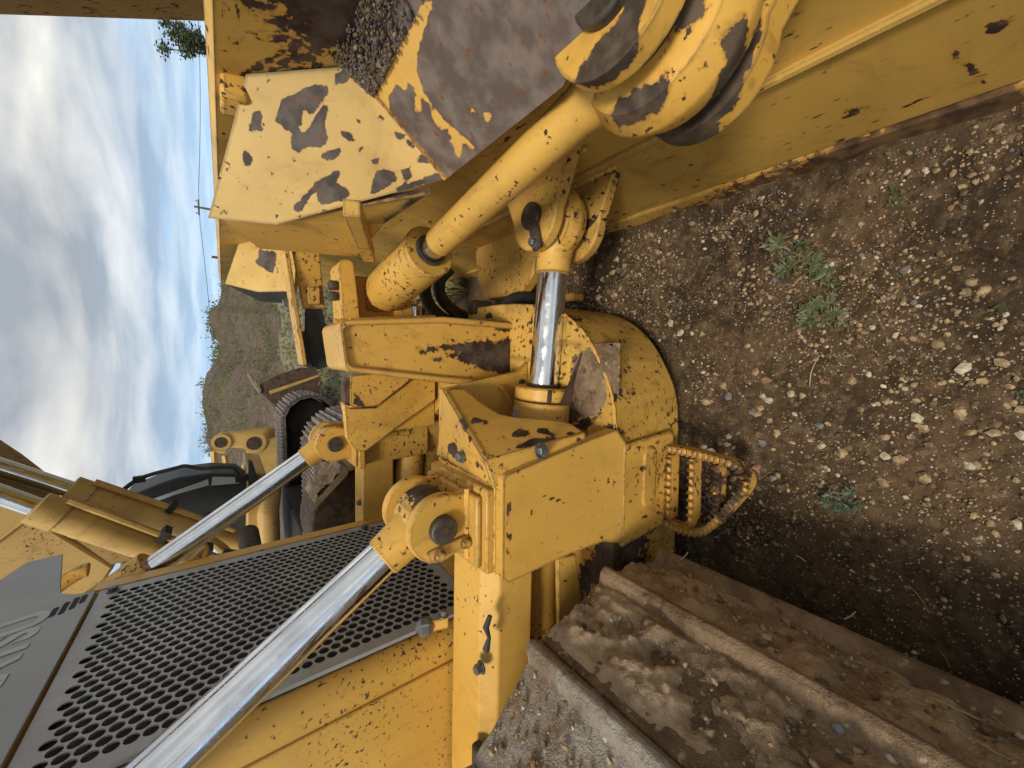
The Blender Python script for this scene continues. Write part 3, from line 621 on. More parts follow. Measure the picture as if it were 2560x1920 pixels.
    if not mir: peel_or_shade(cov, [[(1175, 1050), (1190, 1043), (1210, 1048), (1222, 1058), (1195, 1058), (1185, 1065), (1175, 1058)], [(1278, 1085), (1300, 1072), (1322, 1075), (1325, 1085), (1305, 1095), (1290, 1093)], [(1340, 1078), (1350, 1070), (1372, 1072), (1390, 1095), (1360, 1088)], [(1245, 1095), (1262, 1090), (1262, 1097)], [(1420, 1075), (1440, 1080), (1435, 1095), (1415, 1085)], [(1300, 1108), (1340, 1095), (1400, 1095), (1360, 1110), (1320, 1122), (1290, 1120)]], jig=4)
    else: cov.data.attributes.new('peel', 'FLOAT', 'POINT')
    d_, e_ = Vector((-.268, .955, .640)), Vector((-.258, .628, .675))
    top = [a + V(0, 0, .001), b + V(0, 0, .001), e_, d_]
    nt = (b - a).cross(e_ - b).normalized(); nt = nt if nt.z > 0 else -nt
    ct = sub(MB().prism(top, nt * -.010), 'cover_top', M['yel_cover'], core, bevel=.003, cuts=((0, 1, 0), (1, 0, 0), .007), **k)
    if not mir: peel_or_shade(ct, [[(1150, 1052), (1162, 1040), (1175, 1060), (1165, 1085), (1155, 1070)], [(1120, 1110), (1138, 1105), (1145, 1125), (1165, 1150), (1135, 1145), (1120, 1130)], [(1208, 1115), (1222, 1120), (1215, 1140), (1208, 1135)], [(1185, 1150), (1205, 1160), (1195, 1170)], [(1172, 1090), (1178, 1095), (1175, 1108)]], jig=3)
    else: ct.data.attributes.new('peel', 'FLOAT', 'POINT')
    os_ = [b + V(.001, -.002, 0), e_ + V(0, -.004, 0), Vector((-.252, .596, .645)), Vector((-.195, .578, .455)), c + V(.004, -.002, 0)]
    so = sub(MB().loft(os_, [p + V(0, .012, 0) for p in os_]), 'cover_side', M['yel_chip'], core, bevel=.003, **k)
    if not mir:
        bolt(core, at(1352, 1128, 'y', .594), (.3, -1, 0), .0125, .011); bolt(core, at(1155, 1142, 'z', .668), (0, 0, 1), .011, .010)
    # inner gusset that closes the box behind the rod
    ig = [a + V(.002, .012, -.002), Vector((-.04, .905, .40)), Vector((-.01, .905, .362)), Vector((-.30, .905, .362)), Vector((-.30, .93, .64))]
    sub(MB().prism(ig, (0, .016, 0)), 'inner_plate', M['yel'], core, bevel=.003, **k)
    if not mir: sub(MB().cyl((-.075, .902, .385), (-.075, .906, .385), .012), 'pin_hole', M['grime'], core)
    if not mir: sub(MB().obox((-.12, .895, .44), (1, 0, .8), .10, (0, 1, 0), .02, (-.8, 0, 1), .012), 'strut', M['yel_chip'], core, bevel=.002)
    # clevis base: two stacked plates
    sub(MB().box(-.448, -.268, .640, .905, .656, .682), 'base_plate', M['yel_chip'], core, bevel=.005, **k)
    sub(MB().box(-.438, -.285, .655, .895, .682, .697), 'weld_pad', M['yel_chip'], core, bevel=.006, **k)
    px_, pz_ = -.346, .757
    for y0, y1 in ((.690, .713), (.826, .850)):
        pts = [(-.420, .694), (-.280, .694)] + [(px_ + .070 * math.cos(t), pz_ + .070 * math.sin(t)) for t in [R_(-28) + R_(236) * i / 26 for i in range(27)]]
        sub(MB().prism([(x, y0, z) for x, z in pts], (0, y1 - y0, 0)), 'clevis_ear', M['yel_chip'], core, bevel=.004, seg=3, **k)
    sub(MB().lathe((px_, .672, pz_), (0, 1, 0), [(0, .016), (.002, .027), (.005, .029), (.19, .029)], 36), 'clevis_pin', M['pin'], core, bevel=.002, **k)
    sub(MB().lathe((px_, .6715, pz_), (0, 1, 0), [(0, .009), (.004, .009)], 16), 'pin_bore', M['grime'], core, **k)
    sub(MB().obox((px_ - .044, .6865, pz_ - .010), (-.16, 0, 1), .088, (0, 1, 0), .008, (1, 0, .16), .024), 'pin_keeper', M['yel_chip'], core, bevel=.003, **k)
    for dx in (-.040, .020): bolt(core, (px_ - .046 - .16 * dx, .6825, pz_ - .010 + dx), (0, -1, 0), .0100, .010, M['yel_chip'], mirror=mir)
    # -- lift cylinder
    pv = Vector((px_, .765, pz_)); dl = Vector((-.545, 0, .838)).normalized()
    lc = part(MB().lathe(pv + dl * .66, dl, [(0, .05), (0, .064), (.05, .066), (.06, .062), (.42, .062), (.46, .04)], 36), 'lift_cylinder', M['yel_side'] if mir else M['yel'], bevel=.003, **k)
    sub(MB().cyl(pv + dl * .10, pv + dl * .68, .0375, n=48), 'rod', M['chrome_wet'], lc, **k)
    sub(MB().lathe(pv + dl * .035, dl, [(0, .048), (.03, .046), (.078, .042), (.082, .038)], 32), 'rod_collar', M['yel_chip'], lc, **k)
    sub(MB().ring(pv, (0, 1, 0), .062, .029, .086, 40, .012), 'rod_eye', M['yel_greasy'], lc, **k)
    return core
nb_ = side(False); side(True)
# maker's plate on the near angle cylinder head
ac_ = [o for o in dozer.children if o.name == 'angle_cylinder'][0]
lab_c = Vector((-.118, .800, .395)); lab_d = (Vector((AEX, AEY, AEZ)) - lab_c).normalized()
lu = Vector(EYE) - lab_c; lu = (lu - lab_d * lu.dot(lab_d)).normalized(); lw = lab_d.cross(lu); lw = lw if lw.z > 0 else -lw
def on_head(a_, t, r): return lab_c + lab_d * t + (lu * math.cos(R_(a_)) + lw * math.sin(R_(a_))) * r
def decal(a0, a1, t0, t1, r, name, mat, n=10):
    m = MB()
    for i in range(n + 1):
        a_ = a0 + (a1 - a0) * i / n
        m.v += [on_head(a_, t0, r), on_head(a_, t1, r), on_head(a_, t1, r - .0006), on_head(a_, t0, r - .0006)]
    for i in range(n):
        for q in range(4): m.f.append((i * 4 + q, i * 4 + (q + 1) % 4, i * 4 + 4 + (q + 1) % 4, i * 4 + 4 + q))
    m.f += [(0, 1, 2, 3), tuple(n * 4 + q for q in (3, 2, 1, 0))]
    return sub(m, name, mat, ac_)
decal(8, 78, -.056, -.018, .0792, 'makers_plate', M['label'])
for j, (a0, a1) in enumerate(((70, 40), (72, 34), (70, 30), (72, 44))): decal(a1, a0, -.027 - .0065 * j, -.025 - .0065 * j, .0796, 'plate_lettering', M['ink'], 4)
decal(13, 19, -.050, -.044, .0796, 'plate_emblem', M['ink'], 3)

# ---------------------------------------------------------------- radiator guard, grille and hood
GX = -0.692; GY0, GY1, GZ0, GZ1 = 0.888, 1.588, 0.545, 1.412
SY0, SY1 = 0.858, 1.648
plan = rounded([(GX, SY0), (GX, SY1), (-2.4, SY1), (-2.4, SY0)], [.045, .02, 0, 0], 8)
guard = part(MB().prism([(x - .012, y, .30) for x, y in plan], (0, 0, 1.13)), 'radiator_guard', M['yel_side'], bevel=.003)
sub(MB().box(-2.4, -.79, SY0 - .006, SY0 + .01, .30, 1.43), 'side_sheet', M['yel_side'], guard, bevel=.003)
# a raised frame round the grille opening
for y0, y1, z0, z1 in ((GY1 + .004, SY1 - .004, .35, 1.43), (GY0 - .002, GY1 + .004, .35, GZ0 - .004)):
    sub(MB().box(GX - .0115, GX + .004, y0, y1, z0, z1), 'guard_frame', M['yel'], guard, bevel=.002)
sub(MB().box(GX - .011, GX - .0085, GY0, GY1, GZ0, GZ1), 'radiator_core', M['core'], guard)
def grille():
    """steel sheet with round holes punched in a staggered pattern"""
    p, cs, r = .0258, .0238, .01165; m = MB(); x0, x1 = GX + .0015, GX - .002
    ny = int((GY1 - GY0 - .05) / cs); nz = int((GZ1 - GZ0 - .05) / p)
    ys = (GY0 + GY1) / 2 - (ny - 1) * cs / 2; zs = (GZ0 + GZ1) / 2 - (nz - .5) * p / 2
    for i in range(ny):
        y = ys + i * cs; zo = (i % 2) * p / 2
        col_lo, col_hi = zs + zo - p / 2, zs + zo + (nz - .5) * p
        for j in range(nz):
            z = zs + zo + j * p; b = len(m.v)
            for k in range(12):
                a = 2 * math.pi * k / 12; c, s = math.cos(a), math.sin(a); t = 1 / max(abs(c) / (cs / 2), abs(s) / (p / 2))
                m.v += [Vector((x0, y + c * t, z + s * t)), Vector((x0, y + c * r, z + s * r)), Vector((x1, y + c * r, z + s * r))]
            for k in range(12):
                q = b + 3 * k; w = b + 3 * ((k + 1) % 12); m.f += [(q, w, w + 1, q + 1), (q + 1, w + 1, w + 2, q + 2)]
            # the ray fan leaves the four cell corners open: close them
            for sy in (-1, 1):
                for sz in (-1, 1):
                    b2 = len(m.v); cy_, cz_ = y + sy * cs / 2, z + sz * p / 2
                    ks = [k for k in range(12)]
                    pts = [m.v[b + 3 * k] for k in ks if (m.v[b + 3 * k].y - y) * sy > 1e-6 and (m.v[b + 3 * k].z - z) * sz > 1e-6]
                    e1 = [q for q in pts if abs(abs(q.y - y) - cs / 2) < 1e-6]; e2 = [q for q in pts if abs(abs(q.z - z) - p / 2) < 1e-6]
                    if e1 and e2: m.v += [e1[0].copy(), Vector((x0, cy_, cz_)), e2[0].copy()]; m.f.append((b2, b2 + 1, b2 + 2))
        for z0, z1 in ((GZ0, col_lo), (col_hi, GZ1)):
            b = len(m.v); m.v += [Vector((x0, y - cs / 2, z0)), Vector((x0, y + cs / 2, z0)), Vector((x0, y + cs / 2, z1)), Vector((x0, y - cs / 2, z1))]; m.f.append((b, b + 1, b + 2, b + 3))
    for y0, y1 in ((GY0, ys - cs / 2), (ys + (ny - .5) * cs, GY1)):
        b = len(m.v); m.v += [Vector((x0, y0, GZ0)), Vector((x0, y1, GZ0)), Vector((x0, y1, GZ1)), Vector((x0, y0, GZ1))]; m.f.append((b, b + 1, b + 2, b + 3))
    # folded rim
    for (ya, za_, yb, zb_) in ((GY0, GZ0, GY1, GZ0), (GY1, GZ0, GY1, GZ1), (GY1, GZ1, GY0, GZ1), (GY0, GZ1, GY0, GZ0)):
        b = len(m.v); m.v += [Vector((x0, ya, za_)), Vector((x0, yb, zb_)), Vector((GX - .008, yb, zb_)), Vector((GX - .008, ya, za_))]; m.f.append((b, b + 1, b + 2, b + 3))
    me = bpy.data.meshes.new('grille'); me.from_pydata([tuple(v) for v in m.v], [], m.f); me.materials.append(M['grey_grille'])
    o = link(bpy.data.objects.new('grille', me)); o.parent = dozer; o.matrix_parent_inverse = Matrix.Translation(-dozer.location)
    return o
gr = grille()
for y, z in ((GY1 - .02, GZ1 - .03), (GY1 - .02, GZ0 + .12), (GY0 + .02, GZ0 + .03)): bolt(gr, (GX + .0016, y, z), (1, 0, 0), .011, .010)
# latch on the near lower edge of the grille
lc_ = at(1095, 1560, 'x', GX + .03)
sub(MB().obox(lc_ + V(0, -.002, 0), (0, .3, 1), .05, (1, 0, 0), .028, (0, 1, -.3), .006), 'latch_tab', M['yel'], gr, bevel=.002)
sub(MB().lathe(lc_ + V(.0, .004, .012), (0, .4, 1), [(0, .012), (.01, .022), (.03, .022), (.042, .008)], 8), 'latch_knob', M['bolt'], gr, smooth=20)
bolt(gr, lc_ + V(.014, .0, -.016), (1, 0, 0), .009, .012)
# hood panel above the grille
hz0 = GZ1 + .006
hp_ = rounded([(GY0 - .03, hz0), (1.575, hz0), (1.60, 1.462), (1.64, 1.50), (1.705, 1.515), (1.99, 1.575), (2.0, 1.66), (1.55, 1.78), (GY0 - .03, 1.78)], [0, 0, .02, .03, .02, 0, 0, 0, 0])
lean = lambda z: GX + .010 - max(0, z - hz0) * .10
hood = part(MB().loft([(lean(z), y, z) for y, z in hp_], [(lean(z) - .012, y, z) for y, z in hp_]), 'hood_panel', M['grey'], bevel=.002)
sub(MB().loft([(GX - .02, SY0 + .02, 1.432), (GX - .02, SY1 - .03, 1.432), (-2.4, SY1 - .03, 1.432), (-2.4, SY0 + .02, 1.432)], [(GX - .06, SY0 + .03, 1.77), (GX - .06, SY1 - .05, 1.77), (-2.4, SY1 - .05, 1.77), (-2.4, SY0 + .03, 1.77)]), 'hood_body', M['grey'], hood, bevel=.01)
for k, (y, z, l) in enumerate(((1.532, 1.437, .034), (1.522, 1.452, .052), (1.512, 1.469, .052), (1.507, 1.486, .036))):
    m = MB(); y += .016
    pts = [(y + .0 + .006 * math.cos(a) + (l / 2 if math.cos(a) > 0 else -l / 2), z + .006 * math.sin(a)) for a in [2 * math.pi * i / 16 for i in range(16)]]
    m.prism([(lean(z) + .0012, yy, zz) for yy, zz in pts], (-.004, 0, 0)); sub(m, 'vent_slot', M['core'], hood)
# maker's name in raised, faded grey letters
fc = bpy.data.curves.new('lettering', 'FONT'); fc.body = 'KOMATSU'; fc.size = .118; fc.extrude = .0008; fc.offset = .0042; fc.space_character = 1.02; fc.align_x = 'RIGHT'
fo = link(bpy.data.objects.new('lettering_curve', fc)); bpy.context.view_layer.update()
fm = bpy.data.meshes.new_from_object(fo.evaluated_get(bpy.context.evaluated_depsgraph_get())); bpy.data.objects.remove(fo)
tm = Matrix(((0, 0, 1, 0), (1, 0, 0, 0), (0, 1, 0, 0), (0, 0, 0, 1)))      # text x -> +Y, text y -> +Z, faces +X
fm.transform(Matrix.Translation((0, 1.555, 1.497)) @ tm)
for v_ in fm.vertices: v_.co.x += lean(v_.co.z) + .0012
fm.update(); fm.materials.append(M['grey_letter'])
lo_ = link(bpy.data.objects.new('lettering', fm), hood)
# lifting horn and grab handle beside the hood on the far side
part(MB().tube(spl([at(x, y, 'y', 1.83) for x, y in ((120, 1485), (165, 1452), (205, 1428), (222, 1424))]), [.03, .03, .022, .010] and .022, 12), 'lifting_horn', M['yel_worn'])
part(MB().tube(spl([at(x, y, 'y', 1.66) for x, y in ((450, 1430), (475, 1402), (500, 1376), (515, 1370), (512, 1400))]), .009, 8), 'grab_handle', M['yel'])

# ---------------------------------------------------------------- step on the push frame
ST = 0.17
step_px = [(1618, 1118), (1700, 1128), (1790, 1150), (1840, 1170), (1862, 1200), (1858, 1225), (1825, 1265), (1775, 1318), (1740, 1332), (1690, 1322), (1622, 1288)]
sp = [at(x, y, 'z', ST) for x, y in step_px]; sps = spl(sp, 4)
stp = None
m = MB(); c0 = sum((Vector(p) for p in sp), Vector()) / len(sp)
def strip(path, w, h, z):
    """flat bar bent along a path, standing on edge"""
    m = MB(); n = len(path); A = []
    for i, p in enumerate(path):
        d = (path[min(i + 1, n - 1)] - path[max(i - 1, 0)]); q = Vector((d.y, -d.x, 0)).normalized() * w / 2
        A.append([Vector((p.x, p.y, z - h)) - q, Vector((p.x, p.y, z - h)) + q, Vector((p.x, p.y, z)) + q, Vector((p.x, p.y, z)) - q])
    for i in range(n): m.v += A[i]
    for i in range(n - 1):
        for q in range(4): m.f.append((i * 4 + q, i * 4 + (q + 1) % 4, i * 4 + 4 + (q + 1) % 4, i * 4 + 4 + q))
    m.f += [(0, 1, 2, 3), tuple((n - 1) * 4 + q for q in (3, 2, 1, 0))]; return m
step = part(strip(sps, .016, .042, ST), 'step', M['step'], bevel=.002)
def teeth(path, name, w=.019, n_=None):
    L = [0]
    for i in range(1, len(path)): L.append(L[-1] + (path[i] - path[i - 1]).length)
    n = n_ or int(L[-1] / .0135); me = None
    for k in range(n):
        t = (k + .5) / n * L[-1]; i = max(j for j in range(len(L)) if L[j] <= t); i = min(i, len(path) - 2); f = (t - L[i]) / (L[i + 1] - L[i] + 1e-9)
        p = path[i].lerp(path[i + 1], f); d = (path[i + 1] - path[i]).normalized(); d.z = 0
        mm = MB().prism([p + d * .0045 + V(0, 0, ST - p.z - .001), p - d * .0045 + V(0, 0, ST - p.z - .001), p + V(0, 0, ST - p.z + .0075)], Vector((d.y, -d.x, 0)) * w)
        mm.v = [v - Vector((d.y, -d.x, 0)) * w / 2 for v in mm.v]
        sub(mm, name, M['step'], step)
teeth(sps, 'tooth')
for xx, ya, yb in ((1672, 1138, 1300), (1728, 1148, 1318), (1790, 1165, 1290)):
    p0, p1 = at(xx, ya, 'z', ST), at(xx - 4, yb, 'z', ST)
    rg = [p0.lerp(p1, i / 6) for i in range(7)]
    sub(strip(rg, .013, .042, ST - .001), 'rung', M['step'], step, bevel=.0015); teeth(rg, 'tooth', .016, 9)
# raised oval boss on the lower panel above the step
bo = [(-.235, .245), (-.36, .245)]
m = MB(); pts = [(-.245 + .026 * math.cos(a), .245 + .026 * math.sin(a)) for a in [-math.pi / 2 + math.pi * i / 10 for i in range(11)]] + [(-.352 + .026 * math.cos(a), .245 + .026 * math.sin(a)) for a in [math.pi / 2 + math.pi * i / 10 for i in range(11)]]
sub(m.prism([(x, .552, z) for x, z in pts], (0, .012, 0)), 'oval_boss', M['yel_step'], nb_, bevel=.005, seg=3)

# ---------------------------------------------------------------- tracks
TXC, TZC, TR = -.93, .40, .438
def shoe_at(a_, y0, y1, i, near):
    am = R_(a_ + 11); n_ = Vector((math.cos(am), 0, math.sin(am))); t_ = Vector((-math.sin(am), 0, math.cos(am))); c = Vector((TXC, 0, TZC)) + n_ * TR
    return make_shoe(c, t_, n_, y0, y1, i, near)
def make_shoe(c, t_, n_, y0, y1, i, near):
    L2 = .100
    prof = [(-L2 - .004, .0), (-L2, .034), (-L2 + .008, .040), (-L2 + .022, .036), (-L2 + .036, .012), (L2 * .55, .006), (L2 * .8, .012), (L2 + .004, .010), (L2 + .004, -.016), (-L2 + .02, -.020)]
    o = part(MB().prism([c + t_ * p + n_ * q + V(0, y0, 0) for p, q in prof], (0, y1 - y0, 0)), 'track_shoe', M['shoe_grey'] if i in (4, 5) and near else M['shoe'] if near else M['mud_pale'], bevel=.003)
    if i in (1, 2, 3, 4, 5):
        m = MB(); na, nb2 = (34, 170) if near else (24, 40); hgt = {1: .014, 2: .014, 3: .030, 4: .012, 5: .022}[i]
        for k in range(na + 1):
            for j in range(nb2 + 1):
                s_ = -L2 + .022 + (2 * L2 - .03) * k / na; y = y0 + .004 + (y1 - y0 - .008) * j / nb2; q = c + t_ * s_ + V(0, y, 0)
                e_ = (1 - abs(2 * k / na - 1) ** 3)
                h = .011 + hgt * (.25 + 1.1 * mnoise.fractal(q * 12, .8, 2.1, 5)) * e_ + (.006 * mnoise.noise(q * 42) + .004 * mnoise.noise(q * 95) + .0025 * mnoise.noise(q * 190)) * (.4 + .6 * e_)
                if i == 4: h -= .010
                m.v.append(q + n_ * max(h, .001))
        for k in range(na):
            for j in range(nb2): b = k * (nb2 + 1) + j; m.f.append((b, b + 1, b + nb2 + 2, b + nb2 + 1))
        sub(m, 'mud', M['mud_pale'] if i in (2, 3) else M['mud'], o, smooth=70)
    return o
i = 0
for a_ in (-73, -46.5, -20, 6.5, 33, 59.5): shoe_at(a_, -.34, .522, i, True); i += 1
for k in range(4): make_shoe(Vector((TXC - .11 - k * .203, 0, TZC + TR)), Vector((-1, 0, 0)), Vector((0, 0, 1)), -.34, .522, 7, True)
i = 0
for a_ in (-46.5, -20, 6.5, 33): shoe_at(a_, 2 * YC - .522, 2 * YC - .26, i, False); i += 1
for y0, y1 in ((-.05, .30), (2 * YC - .30, 2 * YC + .05)):
    part(MB().lathe((TXC, y0, TZC), (0, 1, 0), [(0, .2), (0, .37), (y1 - y0, .37), (y1 - y0, .2)], 40), 'idler_wheel', M['grime'], bevel=.01)
    part(MB().box(-2.2, TXC, y0 + .05, y1 - .05, .18, .62), 'track_frame', M['grime'], bevel=.02)
# muddy yellow track guard beside the push frame
part(MB().prism([at(*p, 'y', .60) for p in ((1395, 1395), (1440, 1385), (1455, 1500), (1470, 1620), (1400, 1640))], (0, .012, 0)), 'track_guard', M['yel_worn'], bevel=.003)

# ---------------------------------------------------------------- weld beads
M['bead'] = paint('yellow_weld_bead', chips=.6, edge=0, dirt=.5, seed=18, chipscale=90); M['bead_rust'] = plain('rusty_weld_bead', (0.16, 0.065, 0.022), (0.62, 0.34, 0.08), 55, .8, .6, 120, .004)
def bead(parent, pts, r, mat='bead', jit=.35):
    P = []; Q = [Vector(p) for p in pts]
    for a, b in zip(Q[:-1], Q[1:]):
        n = max(2, int((b - a).length / .007)); P += [a.lerp(b, k / n) for k in range(n)]
    P.append(Q[-1]); rs = random.Random(len(P)); sub(MB().tube([p + Vector((rs.uniform(-1, 1), rs.uniform(-1, 1), rs.uniform(-1, 1))) * r * .15 for p in P], [r * (1 + jit * math.sin(k * 2.4) * .5 + rs.uniform(-.12, .12)) for k in range(len(P))], 7), 'weld_bead', M[mat], parent)
bead(blade, [Dp + sn * -.001, Ep + sn * -.001], .0055, 'bead_rust', .25)
for y_ in (.690, .850): bead(nb_, [(-.425, y_ - .001, .699), (-.276, y_ - .001, .699)], .006)
bead(nb_, [(-.449, .640, .658), (-.268, .640, .658), (-.268, .9, .658)], .006)
bead(tower, [(tw[0].x + .002, TY + .06, tw[0].z + .0), (tw[5].x + .004, TY + .06, tw[5].z)], .006)
for cx0, cy0, z0, w0, bk in ((AEX, AEY, AEZ + .050, .15, .478), (AEX, AEY, AEZ - .056, .15, .470), (TEX, TEY, TEZ + .058, .17, .512), (TEX, TEY, TEZ - .065, .17, .508)): bead(blade, [(bk, cy0 - w0, z0), (bk, cy0 + w0, z0)], .007)
bead(fr, [(x, y, ZT + .001) for x, y in half[3:26:2]], .004)

# ---------------------------------------------------------------- inner shell of the far lift bracket
FY = 1.505
fb = [o for o in dozer.children if o.name.startswith('lift_bracket')][-1]
def far_plate(px, name, mat, y0, th, rad, bev):
    q = rounded([(p.x, p.z) for p in [at(x, y, 'y', y0) for x, y in px]], rad)
    return sub(MB().prism([(x, y0, z) for x, z in q], (0, th, 0)), name, mat, fb, bevel=bev, seg=3, cuts=((1, 0, 0), (0, 0, 1), .012))
o_ = far_plate([(862, 1010), (877, 1022), (941, 1020), (1034, 949), (1088, 948), (1088, 999), (1003, 1060), (911, 1130), (890, 1128), (870, 1098)], 'inner_shell', M['yel_chip'], FY + .004, .05, [.0, 0, .0, .0, 0, 0, 0, .05, .05, .02], .008)
o_ = far_plate([(877, 940), (957, 932), (1031, 945), (941, 1016), (877, 1018)], 'inner_cover', M['yel_cover'], FY, .06, [.01, 0, .01, .05, .01], .006)
peel_or_shade(o_, [[(886, 978), (893, 984), (898, 995), (911, 1016), (886, 1017), (884, 1000)], [(905, 936), (957, 934), (930, 940)]], jig=3)
q_ = [at(x, y, 'y', FY + .012) for x, y in ((858, 962), (876, 941), (876, 1017), (860, 1006))]
sub(MB().prism(q_, (0, .05, 0)), 'cover_end', M['steel_rust'], fb, bevel=.004)
# ================================================================== GROUND AND SETTING (continued below)
def ground():
    def axis(lo, hi, d0, d1, step, far):
        a = list(np.arange(d0, d1 + 1e-6, step)); x = d1; s = step
        while x < hi: s *= 1.16; x += s; a.append(min(x, hi))
        x = d0; s = step; b = []
        while x > lo: s *= 1.16; x -= s; b.append(max(x, lo))
        return np.array(b[::-1] + a)
    xs = axis(-600, 600, -.70, .62, .0072, 0); ys = axis(-200, 900, -.20, 1.30, .0072, 0)
    nx, ny = len(xs), len(ys); vs = []
    for y in ys:
        for x in xs:
            q = Vector((x, y, 0)); d = math.hypot(x, y); z = 0
            if d < 12:
                z = .012 * mnoise.fractal(q * 3.2, 1.0, 2.0, 3) + .007 * mnoise.fractal(q * 11 + Vector((3, 1, 5)), 1.0, 2.1, 4)
                if d < 2.2:
                    cr = abs(mnoise.noise(q * 4.3 + Vector((7, 2, 0)))); pl = mnoise.noise(q * 2.1 + Vector((1, 6, 0)))
                    if pl > -.05: z -= .014 * max(0, 1 - cr / .03)
                    z += .0045 * mnoise.noise(q * 27) + .003 * mnoise.noise(q * 61) + .0018 * mnoise.noise(q * 130)
                    tr = math.exp(-((x + .20 + .04 * math.sin(y * 3)) / .05) ** 2) * (1 if y < .35 else max(0, 1 - (y - .35) / .2)); z -= .016 * tr
                # earth pushed up against the cutting edge
                z += .028 * math.exp(-((x - .47) / .07) ** 2) * (.6 + .8 * mnoise.noise(q * 6))
            else: z = .15 * mnoise.noise(q * .12) * min(1, (d - 12) / 20)
            vs.append((x, y, z))
    fs = [(j * nx + i, j * nx + i + 1, (j + 1) * nx + i + 1, (j + 1) * nx + i) for j in range(ny - 1) for i in range(nx - 1)]
    me = bpy.data.meshes.new('ground'); me.from_pydata(vs, [], fs); me.shade_smooth()
    a = Mat('dirt_ground')
    f = a.noise(3.2, 6, .72, .3); col = a.mix(a.ramp(f, .38, .60), (0.040, 0.022, 0.008), (0.115, 0.071, 0.032))
    f2 = a.noise(26, 5, .75); col = a.mix(a.ramp(f2, .47, .66, 0, .8), col, (0.195, 0.130, 0.066))
    f3 = a.noise(1.4, 4, .6, off=(3, 3, 0)); col = a.mix(a.ramp(f3, .5, .7, 0, .65), col, (0.040, 0.021, 0.008))
    f4 = a.noise(48, 4, .72, off=(1, 7, 2)); col = a.mix(a.ramp(f4, .54, .66, 0, .85), col, (0.030, 0.016, 0.006))
    spk = []
    for sc, th in ((95, .95), (210, .86)):
        c = a.voro(sc, 'F1', out='Color', off=(sc, 0, 0)); sp_ = a.node('ShaderNodeSeparateColor'); a.lk(c, sp_.inputs[0]); d = a.voro(sc, 'F1', off=(sc, 0, 0))
        k = a.math('MULTIPLY', a.ramp(sp_.outputs[0], th, th + .03), a.ramp(d, .28, .40, 1, 0)); spk.append(k)
        pc = a.mix(sp_.outputs[1], (0.30, 0.20, 0.11), (0.52, 0.46, 0.36)); col = a.mix(k, col, pc)
    # cracks in the dried slabs
    cr = a.noise(4.3, 3, .55, .6, off=(5, 2, 0)); cm = a.ramp(a.math('ABSOLUTE', a.math('SUBTRACT', cr, .5)), .002, .010, 1, 0)
    sl = a.ramp(a.noise(1.9, 3, .5, off=(2, 8, 0)), .40, .50); col = a.mix(a.math('MULTIPLY', a.math('MULTIPLY', cm, sl), .55), col, (0.012, 0.008, 0.004))
    # further off: pale gravel and grass
    sx = a.node('ShaderNodeSeparateXYZ'); a.lk(a.tc.outputs['Object'], sx.inputs[0]); far = a.ramp(sx.outputs['Y'], 2.0, 4.5)
    fg = a.noise(.6, 5, .7); gcol = a.mix(a.ramp(fg, .42, .58), (0.150, 0.118, 0.075), (0.105, 0.110, 0.040)); gcol = a.mix(a.ramp(a.noise(40, 4, .7), .4, .7), gcol, (0.30, 0.27, 0.21))
    col = a.mix(far, col, gcol)
    hh = a.math('ADD', a.math('MULTIPLY', a.noise(40, 6, .75), 1.6), a.math('ADD', a.math('MULTIPLY', spk[0], .5), a.math('MULTIPLY', spk[1], .3))); nb = a.bump(hh, .9, .009)
    me.materials.append(a.set(Base_Color=col, Roughness=.85, Normal=nb))
    o = link(bpy.data.objects.new('ground', me)); tag(o, kind='structure')
    return o
GR = ground()
_gb = None
def gz(x, y):
    q = Vector((x, y, 0)); d = math.hypot(x, y)
    if d >= 12: return .15 * mnoise.noise(q * .12) * min(1, (d - 12) / 20)
    return .012 * mnoise.fractal(q * 3.2, 1.0, 2.0, 3) + .007 * mnoise.fractal(q * 11 + Vector((3, 1, 5)), 1.0, 2.1, 4) + .028 * math.exp(-((x - .47) / .07) ** 2) * (.6 + .8 * mnoise.noise(q * 6)) - .016 * math.exp(-((x + .20 + .04 * math.sin(y * 3)) / .05) ** 2) * (1 if y < .35 else max(0, 1 - (y - .35) / .2))
# ------------------------------------------------------------------ stones
def rock_mesh(name, seed, sub_=2, flat=.7):
    bm = bmesh.new(); bmesh.ops.create_icosphere(bm, subdivisions=sub_, radius=1.0)
    for v in bm.verts:
        q = v.co + Vector((seed * 7.3, seed, 0)); k = 1 + .30 * mnoise.noise(q * .9) + .16 * mnoise.noise(q * 2.1)
        v.co = Vector((v.co.x * k * 1.15, v.co.y * k * .9, v.co.z * k * flat))
    for q in range(3 + seed % 3):      # knock off a few flat facets
        d = Vector((math.sin(seed * 3 + q * 2.1), math.cos(seed * 5 + q * 1.3), math.sin(q * 3.3 + seed))).normalized(); lim = .68 + .1 * ((seed + q) % 3)
        for v in bm.verts:
            t = v.co.dot(d)
            if t > lim: v.co -= d * (t - lim)
    me = bpy.data.meshes.new(name); bm.to_mesh(me); bm.free(); me.shade_smooth(); me.set_sharp_from_angle(angle=R_(38)); return me
def stone_mat(name, c1, c2):
    a = Mat(name); oi = a.node('ShaderNodeObjectInfo'); f = a.noise(1.2, 5, .6); col = a.mix(a.ramp(f, .35, .65), c1, c2)
    col = a.mix(a.math('MULTIPLY', oi.outputs['Random'], .75), col, (0.09, 0.058, 0.032)); dn = a.noise(2.0, 4, .7); col = a.mix(a.ramp(dn, .45, .66, 0, .7), col, (0.075, 0.048, 0.025))
    return a.set(Base_Color=col, Roughness=.75, Normal=a.bump(a.noise(6, 5, .6), .3, .08))
